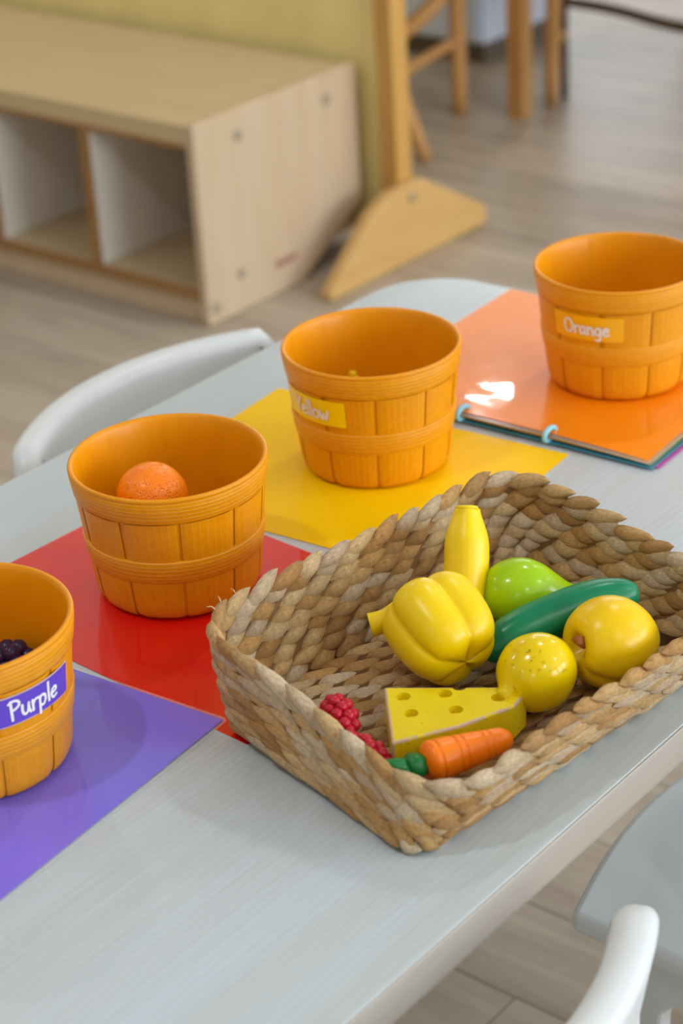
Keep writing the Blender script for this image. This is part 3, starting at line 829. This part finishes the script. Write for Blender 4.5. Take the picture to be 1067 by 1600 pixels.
def wall(s, v):
    bx, by = rr_param(s, FHX, FHY, FRAD); rx, ry = rr_param(s, RHX, RHY, RRAD); rx += 0.010
    bx += 0.11 * (by + 0.02) * sstep(0.02, 0.13, -bx)
    z1 = rim_z(rx, ry); k = v ** 0.72
    bulge = 1 + 0.010 * math.sin(math.pi * v)
    return Vector(((bx + (rx - bx) * k) * bulge, (by + (ry - by) * k) * bulge, 0.0052 + (z1 - 0.0052) * v))
def wall_frame(s, v):
    e = 0.002
    tu = (wall(s + e, v) - wall(s - e, v)).normalized()
    tv = (wall(s, min(1, v + 0.02)) - wall(s, max(0, v - 0.02))).normalized()
    n = tu.cross(tv).normalized()
    return tu, n.cross(tu).normalized(), n
def m_straw():
    m = Mat('water_hyacinth', srgb(190, 150, 100), 0.5, 0.45)
    at = m.n('ShaderNodeVertexColor'); at.layer_name = 'tint'
    v = m.coords('UV', (1.3, 15, 1)); f = m.noise(v, 3.2, 5, 0.65, 0.4)
    blot = m.noise(m.coords('Object'), 190, 3, 0.6)
    c = m.mix(m.ramp(f, [(0.38, (0, 0, 0, 1)), (0.66, (1, 1, 1, 1))]), m.mix(1.0, at.outputs[0], (0.52, 0.44, 0.36, 1), 'MULTIPLY'), m.mix(1.0, at.outputs[0], (1.12, 1.12, 1.12, 1), 'MULTIPLY'))
    c = m.mix(m.math('MULTIPLY', m.ramp(blot, [(0.58, (0, 0, 0, 1)), (0.74, (1, 1, 1, 1))]), 0.35), c, srgb(120, 82, 48))
    m.color(c).bump(f, 0.8, 0.0016)
    return m.m
M_STRAW = m_straw()
M_BACKING = m_paint('gap_shade_backing', srgb(126, 90, 54), 0.8, 0.2, 0.1, 80)  # dark brown stands for the shade in gaps between strands
TINTS = [srgb(220, 184, 130), srgb(212, 170, 110), srgb(204, 160, 100), srgb(226, 200, 158), srgb(200, 160, 106), srgb(218, 198, 170), srgb(190, 146, 90), srgb(224, 194, 144), srgb(228, 210, 184), srgb(216, 194, 168)]
strands = []     # (verts, uvs, tint, score)
NU, NV = 7, 4
def strand(centre, tu, tv, n, ln, wd, th, tilt, bend=None, tint=None, sharp=0.75):
    """almond-shaped strand; bend(p) may wrap points on to the wall"""
    a = math.cos(tilt); b = math.sin(tilt)
    U_ = tu * a + tv * b; V_ = tv * a - tu * b
    vs, uv = [], []
    sk = random.uniform(-0.2, 0.2)
    for side in (1, -1):
        for i in range(NU + 1):
            t = i / NU; w = max(0.02, math.sin(math.pi * min(1, max(0, t + sk * t * (1 - t)))) ** sharp) * wd / 2
            hgt = max(0.03, math.sin(math.pi * t) ** 0.55) * th
            for j in range(NV + 1):
                q = 2 * j / NV - 1
                p = centre + U_ * ((t - 0.5) * ln) + V_ * (q * w) + n * (side * hgt * (1 - abs(q) ** 2.2) + 0.0012 * math.sin(2 * math.pi * t + 1.0))
                if bend: p = bend(p, (t - 0.5) * ln, centre)
                vs.append(p); uv.append((t * 2.0, j / NV))
    if tint is None: tint = random.choice(TINTS)
    k = random.uniform(1.06, 1.28); tint = (min(0.95, tint[0] * k), min(0.9, tint[1] * k * 0.98), min(0.85, tint[2] * k * 0.92), 1)
    # how large it shows: nearness, in frame, and turned to the viewer
    wp = Matrix.Rotation(BYAW, 3, 'Z') @ centre + BC
    d = wp - Vector((0, 0, 1.2807)); z = d.dot(CF)
    px = 533 + 3270 * d.dot(CR) / z; py = 800 - 3270 * d.dot(CU) / z
    wn = Matrix.Rotation(BYAW, 3, 'Z') @ n
    sc = (1 / z ** 2) * (0.25 + abs(wn.dot(d.normalized()))) * ln * wd
    if not (-10 < px < 1077 and -10 < py < 1610): sc *= 0.01
    strands.append((vs, uv, tint, sc))
F_ST = []
NN = (NU + 1) * (NV + 1)
for i in range(NU):
    for j in range(NV):
        q = (i * (NV + 1) + j, (i + 1) * (NV + 1) + j, (i + 1) * (NV + 1) + j + 1, i * (NV + 1) + j + 1)
        F_ST.append(q); F_ST.append(tuple(NN + k for k in q[::-1]))
# walls
NROW, NPER = 8, 42
per = 0.92
for r_ in range(NROW):
    v = (r_ + 0.45) / (NROW + 0.35)
    for i in range(NPER):
        s = (i + 0.5 * (r_ % 2) + 0.17 * r_ + random.uniform(-0.12, 0.12)) / NPER
        c = wall(s, v); tu, tv, n = wall_frame(s, v)
        def bend(p, du, c0, s=s, v=v, c=c, tu=tu, n=n):
            q = wall(s + du / per, v); lin = c + tu * du
            return p + (q - lin)
        strand(c + n * random.uniform(-0.0006, 0.0006), tu, tv, n, 0.0315 * random.uniform(0.85, 1.15), 0.0142 * random.uniform(0.88, 1.12), 0.0036 * random.uniform(0.85, 1.15), R(-11 + random.uniform(-6, 6)), bend, None, random.uniform(0.8, 1.15))
# rim: fat slanted wraps over the edge
NRIM = 44
for i in range(NRIM):
    s = (i + random.uniform(-0.1, 0.1)) / NRIM
    c = wall(s, 1.0); tu, tv, n = wall_frame(s, 1.0)
    def bend(p, du, c0, s=s, c=c, tu=tu):
        q = wall(s + du / per, 1.0); return p + (q - (c + tu * du))
    strand(c + tv * -0.0012, tu, tv, n, 0.0345 * random.uniform(0.85, 1.15), 0.0122 * random.uniform(0.85, 1.15), 0.0050 * random.uniform(0.85, 1.15), R(-19 + random.uniform(-8, 8)), bend, None, random.uniform(0.6, 0.9))
# floor rows
ny = 15
for jn in range(ny):
    y = -FHY + 0.006 + (2 * FHY - 0.012) * jn / (ny - 1)
    xmax = FHX - 0.007 - max(0, FRAD - math.sqrt(max(0, FRAD ** 2 - max(0, abs(y) - (FHY - FRAD)) ** 2)))
    x = -xmax + 0.008 + 0.011 * (jn % 2)
    while x < xmax - 0.006:
        strand(Vector((x + 0.11 * (y + 0.02) * sstep(0.02, 0.13, -x), y, 0.0045)), Vector((1, 0, 0)), Vector((0, 1, 0)), Vector((0, 0, 1)), 0.0285 * random.uniform(0.93, 1.08), 0.0150, 0.0046, R((-15 if True else 15) + random.uniform(-6, 6)))
        x += 0.0222
strands.sort(key=lambda t: -t[3])
def strand_mesh(group, name):
    V, UV, F, T = [], [], [], []
    for vs, uv, tint, _ in group:
        b = len(V); V += vs; UV += uv; F += [tuple(b + k for k in f) for f in F_ST]; T += [tint] * len(vs)
    me = mesh(name, V, F, True, UV)
    ca = me.color_attributes.new('tint', 'FLOAT_COLOR', 'POINT')
    ca.data.foreach_set('color', [c for t in T for c in t])
    bm = bmesh.new(); bm.from_mesh(me); bmesh.ops.remove_doubles(bm, verts=bm.verts, dist=1e-6); bm.to_mesh(me); bm.free()
    me.materials.append(M_STRAW)
    return me
for g in strands[:300]:
    obj('strand', strand_mesh([g], 'strand'), None, basket)
tag(obj('remaining_strands', strand_mesh(strands[300:], 'remaining_strands'), None, basket), None, None, None, 'stuff')
# dark core sheet added behind the strands, gap shade put into its colour
def core():
    nu, nv = 96, 8
    V = []; F = []
    for i in range(nu):
        for j in range(nv + 1): V.append(wall(i / nu, 0.97 * j / nv))
    for i in range(nu):
        for j in range(nv):
            a = i * (nv + 1) + j; b = ((i + 1) % nu) * (nv + 1) + j
            F.append((a, b, b + 1, a + 1))
    F.append(tuple(i * (nv + 1) for i in range(nu)))
    me = mesh('core', V, F, True)
    return me
backing_o = obj('core', core(), M_BACKING, basket)
sm = backing_o.modifiers.new('thickness', 'SOLIDIFY'); sm.thickness = 0.0012; sm.offset = 0
fib = []
for (s, dx_, dy_, dz_) in ((0.445, 0.004, 0.012, 0.010), (0.452, -0.010, 0.010, 0.008), (0.43, 0.002, 0.014, 0.006), (0.60, -0.006, 0.002, 0.008)):
    p = wall(s, 1.0) + Vector((0, 0, 0.003)); q = p + Vector((dx_, dy_, dz_)) * 0.45
    obj('loose_fibre', tube(catmull([p, p.lerp(q, 0.5) + Vector((0, 0, 0.002)), q], 4), lambda t: 0.0005 * (1 - 0.6 * t), 6, 'loose_fibre'), M_INK if False else m_paint('straw_fibre', srgb(214, 184, 140), 0.6), basket)

# ------------------------------------------------------------------ toy food
FZ = HT + 0.0112          # inside floor of the basket
def m_toy(name, col, dark=None, speck=0.0, rough=0.30, bump=0.0, bscale=200):
    m = Mat(name, col, rough, 0.38)
    v = m.coords('Object'); n = m.noise(v, 28, 3)
    d = dark or tuple(c * 0.86 for c in col[:3]) + (1,)
    c = m.ramp(n, [(0.28, d), (0.6, col)])
    if speck:
        s1 = m.noise(v, 260, 3, 0.6); s2 = m.noise(v, 45, 2)
        k = m.math('MULTIPLY', m.ramp(s1, [(0.60, (0, 0, 0, 1)), (0.68, (1, 1, 1, 1))]), m.ramp(s2, [(0.5, (0, 0, 0, 1)), (0.62, (1, 1, 1, 1))]))
        c = m.mix(m.math('MULTIPLY', k, speck), c, srgb(120, 88, 10))
    m.color(c)
    if bump: m.bump(m.noise(v, bscale, 2), bump, 0.0006)
    return m.m
T_PEPPER = m_toy('yellow_pepper_skin', srgb(240, 206, 0), srgb(234, 196, 0), 0.0, 0.32)
T_BANANA = m_toy('banana_skin', srgb(246, 212, 8), srgb(240, 200, 4), 0.0, 0.34)
T_LEMON = m_toy('worn_yellow_paint', srgb(236, 206, 0), srgb(228, 194, 0), 0.85, 0.16, 0.12, 320)
T_PEACH = m_toy('peach_yellow_paint', srgb(242, 202, 6), srgb(236, 192, 2), 0.0, 0.30)
T_PEAR = m_toy('lime_green_paint', srgb(172, 206, 12), srgb(150, 194, 8), 0.0, 0.20)
T_CUC = m_toy('deep_green_paint', srgb(6, 136, 92), srgb(2, 112, 76), 0.0, 0.30)
T_CARROT = m_toy('carrot_orange', srgb(252, 130, 6), srgb(246, 116, 2), 0.0, 0.34)
T_GREEN = m_toy('leaf_green', srgb(16, 134, 56), srgb(6, 96, 40), 0.0, 0.35, 0.5, 260)
T_BERRY = m_toy('raspberry_red', srgb(196, 20, 48), srgb(168, 10, 34), 0.0, 0.28)
T_GRAPE = m_toy('grape_purple', srgb(54, 30, 74), srgb(34, 16, 52), 0.0, 0.30)
T_STEM = m_toy('brown_stem', srgb(150, 84, 26), None, 0.0, 0.5)
T_BARE = m_wood('bare_worn_wood', srgb(206, 172, 138), srgb(180, 146, 112), (30, 30, 30), 0.6)

# yellow bell pepper lying with its blossom end towards the viewer
pep_c = Vector((0.9010, 0.6990, HT + 0.0470))
pep_ax = (TO_CAM * 0.52 + (CR * 0.56 - CU * 0.74) * 0.86).normalized()      # towards the blossom end
pep = thing('toy_pepper', 'yellow toy bell pepper with deep lobes lying in the basket', 'toy vegetable', (pep_c.x, pep_c.y, FZ))
Lp, Rp = 0.066, 0.0345
def pepper_r(t):
    return Rp * (0.90 + 0.12 * math.sin(math.pi * (1 - t) ** 0.9)) * (max(0.0, 1 - abs((t - 0.5) / 0.5) ** 4.2)) ** 0.42 * (1.04 - 0.16 * t)
def pepper_fn(u, v):
    ph = u * 2 * math.pi; t = v
    lobes = abs(math.sin(2.5 * ph - 0.22)) ** 0.55
    edge = abs(2 * t - 1)
    r = pepper_r(t) * (0.80 + 0.20 * lobes + 0.03 * math.sin(ph * 3 + 1))
    z = (t - 0.5) * Lp
    k = sstep(0.75, 1.0, edge)
    z += (1 if t > 0.5 else -1) * k * (-0.010 if t < 0.5 else -0.0075) * (1 - 0.75 * (r / Rp)) + (1 if t > 0.5 else -1) * 0.004 * lobes * k
    return (r * math.cos(ph), r * math.sin(ph), z)
def axial(fn, nu, nv, M, loc, name):
    me = grid(fn, nu, nv, wrap_u=True, name=name)
    bm = bmesh.new(); bm.from_mesh(me)
    bmesh.ops.remove_doubles(bm, verts=bm.verts, dist=1e-5); bmesh.ops.recalc_face_normals(bm, faces=bm.faces)
    bm.to_mesh(me); bm.free()
    return place(me, M, loc)
def tcos(v): return 0.5 - 0.5 * math.cos(math.pi * v)
off = lambda P, root: Vector(P) - Vector(root.location)
PM = basis(pep_ax, CR)
obj('body', axial(lambda u, v: pepper_fn(u, tcos(v)), 96, 40, PM, off(pep_c, pep), 'body'), T_PEPPER, pep)
s0 = pep_c - pep_ax * 0.024
stem_pts = catmull([s0, s0 - CR * 0.010 - pep_ax * 0.002 - CU * 0.004, s0 - CR * 0.022 - CU * 0.0105, s0 - CR * 0.0325 - CU * 0.0140], 6)
obj('stem', tube([off(p, pep) for p in stem_pts], lambda t: 0.0062 + 0.0018 * t, 16, 'stem'), T_PEPPER, pep)
bt = pep_c + pep_ax * 0.0245
obj('blossom_dimple', place(lathe([(0, 0.0008), (0.0012, 0.0006), (0.0016, 0.0), (0.0010, -0.001)], 12, 'blossom_dimple'), PM, off(bt, pep)), T_STEM, pep)

# banana behind the pepper
bn = thing('toy_banana', 'yellow toy banana leaning on the basket wall behind the pepper', 'toy fruit', (0.950, 0.722, FZ))
bp = catmull([(0.9820, 0.7360, HT + 0.0870), (0.9745, 0.7315, HT + 0.0730), (0.9610, 0.7230, HT + 0.0530), (0.9470, 0.7170, HT + 0.0380), (0.9300, 0.7150, HT + 0.0280), (0.912, 0.718, HT + 0.0245)], 6)
obj('peel', tube([off(p, bn) for p in bp], lambda t: (0.0085 + 0.0062 * sstep(0, 0.28, t)) * (1 - 0.45 * sstep(0.75, 1, t)), 20, 'peel', lambda a, t: 1 + 0.045 * math.cos(5 * a)), T_BANANA, bn)
obj('tip', tube([off(p, bn) for p in (bp[0] + (bp[0] - bp[1]).normalized() * 0.0022, bp[0])], lambda t: 0.0066 + 0.0019 * t, 20, 'tip'), T_BANANA, bn)

# pear
pr_c = Vector((0.9765, 0.6930, HT + 0.0385))
pear = thing('toy_pear', 'shiny lime green toy pear between banana and cucumber', 'toy fruit', (pr_c.x, pr_c.y, FZ))
par_ax = (CR * 0.95 - CU * 0.16 + CF * 0.18).normalized()
def prof_fn(pts):
    P = catmull([(a, b, 0) for a, b in pts], 8)
    return lambda v: P[min(len(P) - 1, int(round(v * (len(P) - 1))))]
pearP = prof_fn([(0, -0.0235), (0.012, -0.0215), (0.0205, -0.0125), (0.0245, 0.0), (0.0228, 0.0125), (0.0178, 0.0235), (0.0135, 0.033), (0.0118, 0.042), (0.0082, 0.0475), (0, 0.049)])
def rev(P, squash=None):
    def fn(u, v):
        p = P(v); ph = u * 2 * math.pi; r = max(0, p.x); z = p.y
        if squash: r, z = squash(r, z, ph)
        return (r * math.cos(ph), r * math.sin(ph), z)
    return fn
obj('body', axial(rev(pearP), 40, 72, basis(par_ax, CU), off(pr_c, pear), 'body'), T_PEAR, pear)
obj('stem', place(tube([(0, 0, 0.048), (0.001, 0, 0.053), (0.003, 0, 0.057)], 0.0014, 8, 'stem'), basis(par_ax, CU), off(pr_c, pear)), T_STEM, pear)

# cucumber
cu = thing('toy_cucumber', 'dark green toy cucumber lying across the basket', 'toy vegetable', (0.955, 0.655, FZ))
cp = catmull([(0.9170, 0.6790, HT + 0.0265), (0.9360, 0.6680, HT + 0.0355), (0.9600, 0.6540, HT + 0.0420), (0.9860, 0.6370, HT + 0.0470), (1.0080, 0.6190, HT + 0.0480)], 8)
obj('skin', tube([off(p, cu) for p in cp], lambda t: 0.0140 * (max(0.0, 1 - abs(2 * t - 1) ** 3.4)) ** 0.5 + 0.0004, 28, 'skin', lambda a, t: 1 + 0.02 * math.cos(6 * a)), T_CUC, cu)
seam = [p + Vector((0, 0, 0)) for p in cp[6:-6]]
fr_ = frames(seam)
obj('mould_seam', tube([off(p, cu) + (TO_CAM * 0.62 - CU * 0.78).normalized() * 0.0138 * (max(0.0, 1 - abs(2 * ((i + 6) / (len(cp) - 1)) - 1) ** 3.4)) ** 0.5 for i, p in enumerate(seam)], 0.0005, 6, 'mould_seam'), T_CUC, cu)

# peach
pe_c = Vector((0.9560, 0.6085, HT + 0.0405))
peach = thing('toy_peach', 'yellow toy peach with a cleft and brown stem at the right of the basket', 'toy fruit', (pe_c.x, pe_c.y, FZ))
pe_ax = (CR * 0.90 + CU * 0.10 + CF * 0.42).normalized()           # to the pointed end
peP = prof_fn([(0, -0.0150), (0.0035, -0.0168), (0.0105, -0.0240), (0.0195, -0.0222), (0.0270, -0.0118), (0.0295, 0.0), (0.0274, 0.0118), (0.0205, 0.0225), (0.0115, 0.0302), (0.0042, 0.0345), (0, 0.0358)])
def cleft(r, z, ph):
    d = abs((ph - R(100) + math.pi) % (2 * math.pi) - math.pi)
    k = math.exp(-(d / 0.20) ** 2) * sstep(0.0335, 0.012, z) if False else math.exp(-(d / 0.20) ** 2) * (1 - sstep(0.010, 0.030, z))
    return r * (1 - 0.11 * k), z
# angle 0 of the cleft basis points up and a little away so the cleft runs over the top
PEM = basis(pe_ax, (CR * 0 + TO_CAM * 0.75 + CU * 0.55))
obj('body', axial(rev(peP, cleft), 96, 80, PEM, off(pe_c, peach), 'body'), T_PEACH, peach)
lf = pe_c - pe_ax * 0.0185
obj('stem', tube([off(p, peach) for p in (lf + TO_CAM * 0.0045 + CU * 0.002 + pe_ax * 0.004, lf + TO_CAM * 0.0085 + CU * 0.0035 - pe_ax * 0.0035, lf + TO_CAM * 0.0110 + CU * 0.0055 - pe_ax * 0.0075)], lambda t: 0.0046 - 0.0018 * t, 10, 'stem', lambda a, t: 1 + 0.25 * math.cos(3 * a)), T_STEM, peach)

# lemon
le_c = Vector((0.9055, 0.6290, HT + 0.0375))
lemon = thing('toy_lemon', 'shiny worn yellow toy lemon with a nub, in front of the cucumber', 'toy fruit', (le_c.x, le_c.y, FZ))
le_ax = (TO_CAM * 0.42 - CR * 0.74 - CU * 0.52).normalized()
leP = prof_fn([(0, -0.0262), (0.010, -0.0235), (0.0190, -0.0160), (0.0242, -0.004), (0.0240, 0.006), (0.0190, 0.0165), (0.0115, 0.0228), (0.0078, 0.0262), (0.0066, 0.0292), (0.0048, 0.0312), (0, 0.0318)])
obj('body', axial(rev(leP), 48, 80, basis(le_ax), off(le_c, lemon), 'body'), T_LEMON, lemon)

# cheese wedge
ch = thing('toy_cheese', 'worn yellow wooden toy cheese wedge with round holes', 'toy food', (0.840, 0.662, FZ))
chz0, chz1 = 0.0006, 0.0235
tri = [(0.8425, 0.7000), (0.8895, 0.6310), (0.8865, 0.6235), (0.8700, 0.6210), (0.8350, 0.6350), (0.7965, 0.6580)]
tri = [(p[0] - 0.840, p[1] - 0.662) for p in tri]
M_CHEESE = m_toy('cheese_yellow', srgb(232, 206, 14), srgb(222, 192, 8), 0.5, 0.36, 0.15, 500)
def m_wornedge():
    m = Mat('worn_edge', srgb(232, 206, 14), 0.5, 0.4)
    v = m.coords('Object'); n = m.noise(v, 120, 4, 0.6)
    k = m.ramp(n, [(0.36, (0, 0, 0, 1)), (0.44, (1, 1, 1, 1))])
    m.color(m.mix(k, srgb(230, 204, 14), srgb(204, 176, 146)))
    return m.m
M_WORN = m_wornedge()
bm = bmesh.new()
A = [bm.verts.new((*p, chz0)) for p in tri]; B = [bm.verts.new((*p, chz1)) for p in tri]
n = len(tri)
bm.faces.new(A); bm.faces.new(B[::-1])
for i in range(n): bm.faces.new((A[i], B[i], B[(i + 1) % n], A[(i + 1) % n]))
bmesh.ops.recalc_face_normals(bm, faces=bm.faces)
wear = [e for e in bm.edges if (e.verts[0] in B and e.verts[1] in B) or (set(e.verts) in ({A[1], B[1]}, {A[2], B[2]}, {A[5], B[5]}, {A[0], B[0]}))]
res = bmesh.ops.bevel(bm, geom=wear, offset=0.0017, segments=3, affect='EDGES', profile=0.5, material=1)
me = finish(bm, 'cheese_block'); me.materials.append(M_CHEESE); me.materials.append(M_WORN); me.materials.append(M_CHEESE)
block = obj('block', me, None, ch)
cut = bmesh.new()
for (hx_, hy_) in ((0.8405, 0.6832), (0.8575, 0.6640), (0.8285, 0.6680), (0.8468, 0.6480), (0.8722, 0.6345), (0.8690, 0.6615)):
    bmesh.ops.create_cone(cut, cap_ends=True, segments=20, radius1=0.0042, radius2=0.0050, depth=0.010, matrix=Matrix.Translation((hx_ - 0.840, hy_ - 0.662, chz1 + 0.0005)))
cme = bpy.data.meshes.new('cut'); cut.to_mesh(cme); cut.free()
cme.materials.append(M_CHEESE)
co = bpy.data.objects.new('cut', cme); COL.objects.link(co); co.parent = ch
md = block.modifiers.new('holes', 'BOOLEAN'); md.operation = 'DIFFERENCE'; md.object = co; md.solver = 'EXACT'
bpy.context.view_layer.update()
dg = bpy.context.evaluated_depsgraph_get()
nm = bpy.data.meshes.new_from_object(block.evaluated_get(dg)); block.modifiers.clear(); block.data = nm
bpy.data.objects.remove(co, do_unlink=True)

# carrot
ca = thing('toy_carrot', 'orange toy carrot with green top beside the cheese wedge', 'toy vegetable', (0.815, 0.620, FZ))
c0 = Vector((0.7900, 0.6305, HT + 0.0340)); c1 = Vector((0.8420, 0.6030, HT + 0.0345))
cax = (c1 - c0).normalized(); Lc = (c1 - c0).length
def carrot_r(t):
    base = 0.0128 * (1 - (1 - min(1, t / 0.12)) ** 2) ** 0.5 if t < 0.12 else 0.0128 - 0.0060 * ((t - 0.12) / 0.88) ** 1.25
    if t > 0.86: base *= math.sqrt(max(0.0, 1 - ((t - 0.86) / 0.14) ** 2))
    for g in (0.16, 0.36, 0.44, 0.66, 0.74):
        base *= 1 - 0.075 * math.exp(-((t - g) / 0.010) ** 2)
    return max(base, 0.0)
obj('root', axial(lambda u, v: (carrot_r(v) * math.cos(2 * math.pi * u), carrot_r(v) * math.sin(2 * math.pi * u), v * Lc), 32, 110, basis(cax), off(c0, ca), 'root'), T_CARROT, ca)
obj('crown', tube([off(c0 + cax * d_, ca) for d_ in (-0.010, -0.007, -0.003, 0.002)], lambda t: 0.0060 + 0.0022 * math.sin(math.pi * t), 14, 'crown', lambda a, t: 1 + 0.10 * math.cos(5 * a)), T_GREEN, ca)
for (da, db, ln) in ((0.0, 0.003, 0.016), (0.004, -0.002, 0.013)):
    p0 = c0 - cax * 0.008
    obj('leaf', tube([off(p, ca) for p in catmull([p0, p0 - cax * ln * 0.6 + CU * (db + 0.001) + CR * da, p0 - cax * ln + CU * (db + 0.003) - CR * 0.002], 5)], lambda t: 0.0044 * math.sin(math.pi * min(0.95, 0.25 + 0.7 * t)) + 0.0006, 12, 'leaf', lambda a, t: 1 + 0.15 * math.cos(4 * a + 9 * t)), T_GREEN, ca)

# raspberry bunch
drup = ico('drupelet', 0.0041, 2)
def cluster(root, lobes, mat, r, name, seed, sep=0.8):
    rnd = random.Random(seed); me = ico(name, r, 2); pts = []
    for (c, ax, ra, rb) in lobes:
        ax = Vector(ax).normalized(); M = basis(ax)
        n = int(4 * math.pi * rb * (ra * 0.5 + rb * 0.5) / (r * r * 2.3))
        for i in range(n):
            z = 1 - 2 * (i + 0.5) / n; ph = i * 2.399963; q = math.sqrt(1 - z * z)
            p = Vector(c) + M @ Vector((rb * q * math.cos(ph), rb * q * math.sin(ph), ra * z))
            if all((p - o_).length > r * sep for o_ in pts): pts.append(p)
    for p in pts:
        o = obj(name, me, mat, root); o.location = off(p, root); s = rnd.uniform(0.92, 1.1); o.scale = (s, s, s)
    return pts
rb = thing('toy_raspberries', 'knobbly red toy raspberries in the near left of the basket', 'toy fruit', (0.800, 0.692, FZ))
r1 = Vector((0.8100, 0.7090, HT + 0.0265)); r2 = Vector((0.7910, 0.6830, HT + 0.0235)); r3 = Vector((0.7925, 0.6650, HT + 0.0225))
lob = [(r1, (r1 - r2) * 1.0, 0.0160, 0.0085), (r2.lerp(r3, 0.4), (r2 - r3) + Vector((0, 0, 0.003)), 0.0165, 0.0078)]
for (c, ax, ra, rb_) in lob:
    M = basis(ax)
    obj('heart', axial(lambda u, v: (rb_ * math.sin(math.pi * v) * math.cos(2 * math.pi * u), rb_ * math.sin(math.pi * v) * math.sin(2 * math.pi * u), -ra * math.cos(math.pi * v)), 20, 14, M, off(c, rb), 'heart'), T_BERRY, rb)
cluster(rb, lob, T_BERRY, 0.0040, 'drupelet', 3)

# grapes in the purple bucket
gr = thing('toy_grapes', 'bunch of dark purple toy grapes inside the bucket marked Purple', 'toy fruit', (0.712, 0.897, HT + 0.0055))
gc = [((0.7150, 0.8980, HT + 0.0440), (0.4, -0.3, 1), 0.0150, 0.0120), ((0.7000, 0.9080, HT + 0.0340), (0.4, 0.3, 1), 0.018, 0.014), ((0.7040, 0.9000, HT + 0.0255), (0, 0, 1), 0.0130, 0.014)]
cluster(gr, gc, T_GRAPE, 0.0058, 'grape', 5, 1.15)
obj('stalk', tube([off(p, gr) for p in ((0.715, 0.898, HT + 0.012), (0.713, 0.899, HT + 0.035), (0.715, 0.898, HT + 0.05))], 0.002, 8, 'stalk'), T_GREEN, gr)

# orange in the red bucket
og_c = Vector((0.9000, 0.9475, HT + 0.0720))
og = thing('toy_orange', 'dimpled orange resting inside the bucket on the red sheet', 'toy fruit', (og_c.x, og_c.y, og_c.z - 0.024))
def m_orange():
    m = Mat('orange_peel', srgb(250, 112, 8), 0.30, 0.5)
    v = m.coords('Object'); vo = m.n('ShaderNodeTexVoronoi'); vo.inputs['Scale'].default_value = 420; m.l(v, vo.inputs['Vector'])
    n = m.noise(v, 30, 3)
    m.color(m.ramp(n, [(0.3, srgb(255, 128, 0)), (0.7, srgb(255, 148, 2))]))
    d = m.ramp(vo.outputs['Distance'], [(0.0, (0, 0, 0, 1)), (0.45, (1, 1, 1, 1))])
    m.bump(d, 0.8, 0.0009)
    return m.m
def orange_sq(r, z, ph):
    return r, z
ogP = prof_fn([(0, -0.0240), (0.011, -0.0222), (0.0205, -0.0135), (0.0248, 0.0), (0.0222, 0.0120), (0.0140, 0.0205), (0.0070, 0.0238), (0.0025, 0.0236), (0, 0.0228)])
obj('peel', axial(rev(ogP), 48, 64, basis(CU * 0.93 + CR * 0.12 + TO_CAM * 0.25), off(og_c, og), 'peel'), m_orange(), og)
# things below it carry it
# yellow toy squash inside the yellow bucket, only its tip clears the rim
sq_ = thing('toy_squash', 'yellow toy fruit barely showing inside the bucket marked Yellow', 'toy fruit', (1.166, 0.983, HT + 0.0052))
sP = prof_fn([(0, 0.0), (0.012, 0.001), (0.0170, 0.010), (0.0150, 0.024), (0.0090, 0.037), (0.0055, 0.045), (0.0048, 0.0490), (0, 0.0505)])
obj('body', axial(rev(sP), 32, 50, Matrix.Identity(3), (0, 0, 0), 'body'), T_LEMON, sq_)
obj('stem', place(tube([(0, 0, 0.049), (0, 0, 0.0535)], 0.0030, 8, 'stem'), Matrix.Identity(3)), T_BANANA, sq_)
# small green bean tucked behind the pepper
gb = thing('toy_bean', 'small bright green toy bean peeking out behind the pepper', 'toy vegetable', (0.922, 0.742, FZ))
gp = catmull([(0.9255, 0.7405, HT + 0.0570), (0.9300, 0.7390, HT + 0.0480), (0.9330, 0.7400, HT + 0.036), (0.930, 0.744, HT + 0.022)], 6)
obj('pod', tube([off(p, gb) for p in gp], lambda t: 0.0048 * math.sqrt(max(0.02, 1 - abs(2 * t - 1) ** 3)), 14, 'pod'), T_GREEN, gb)
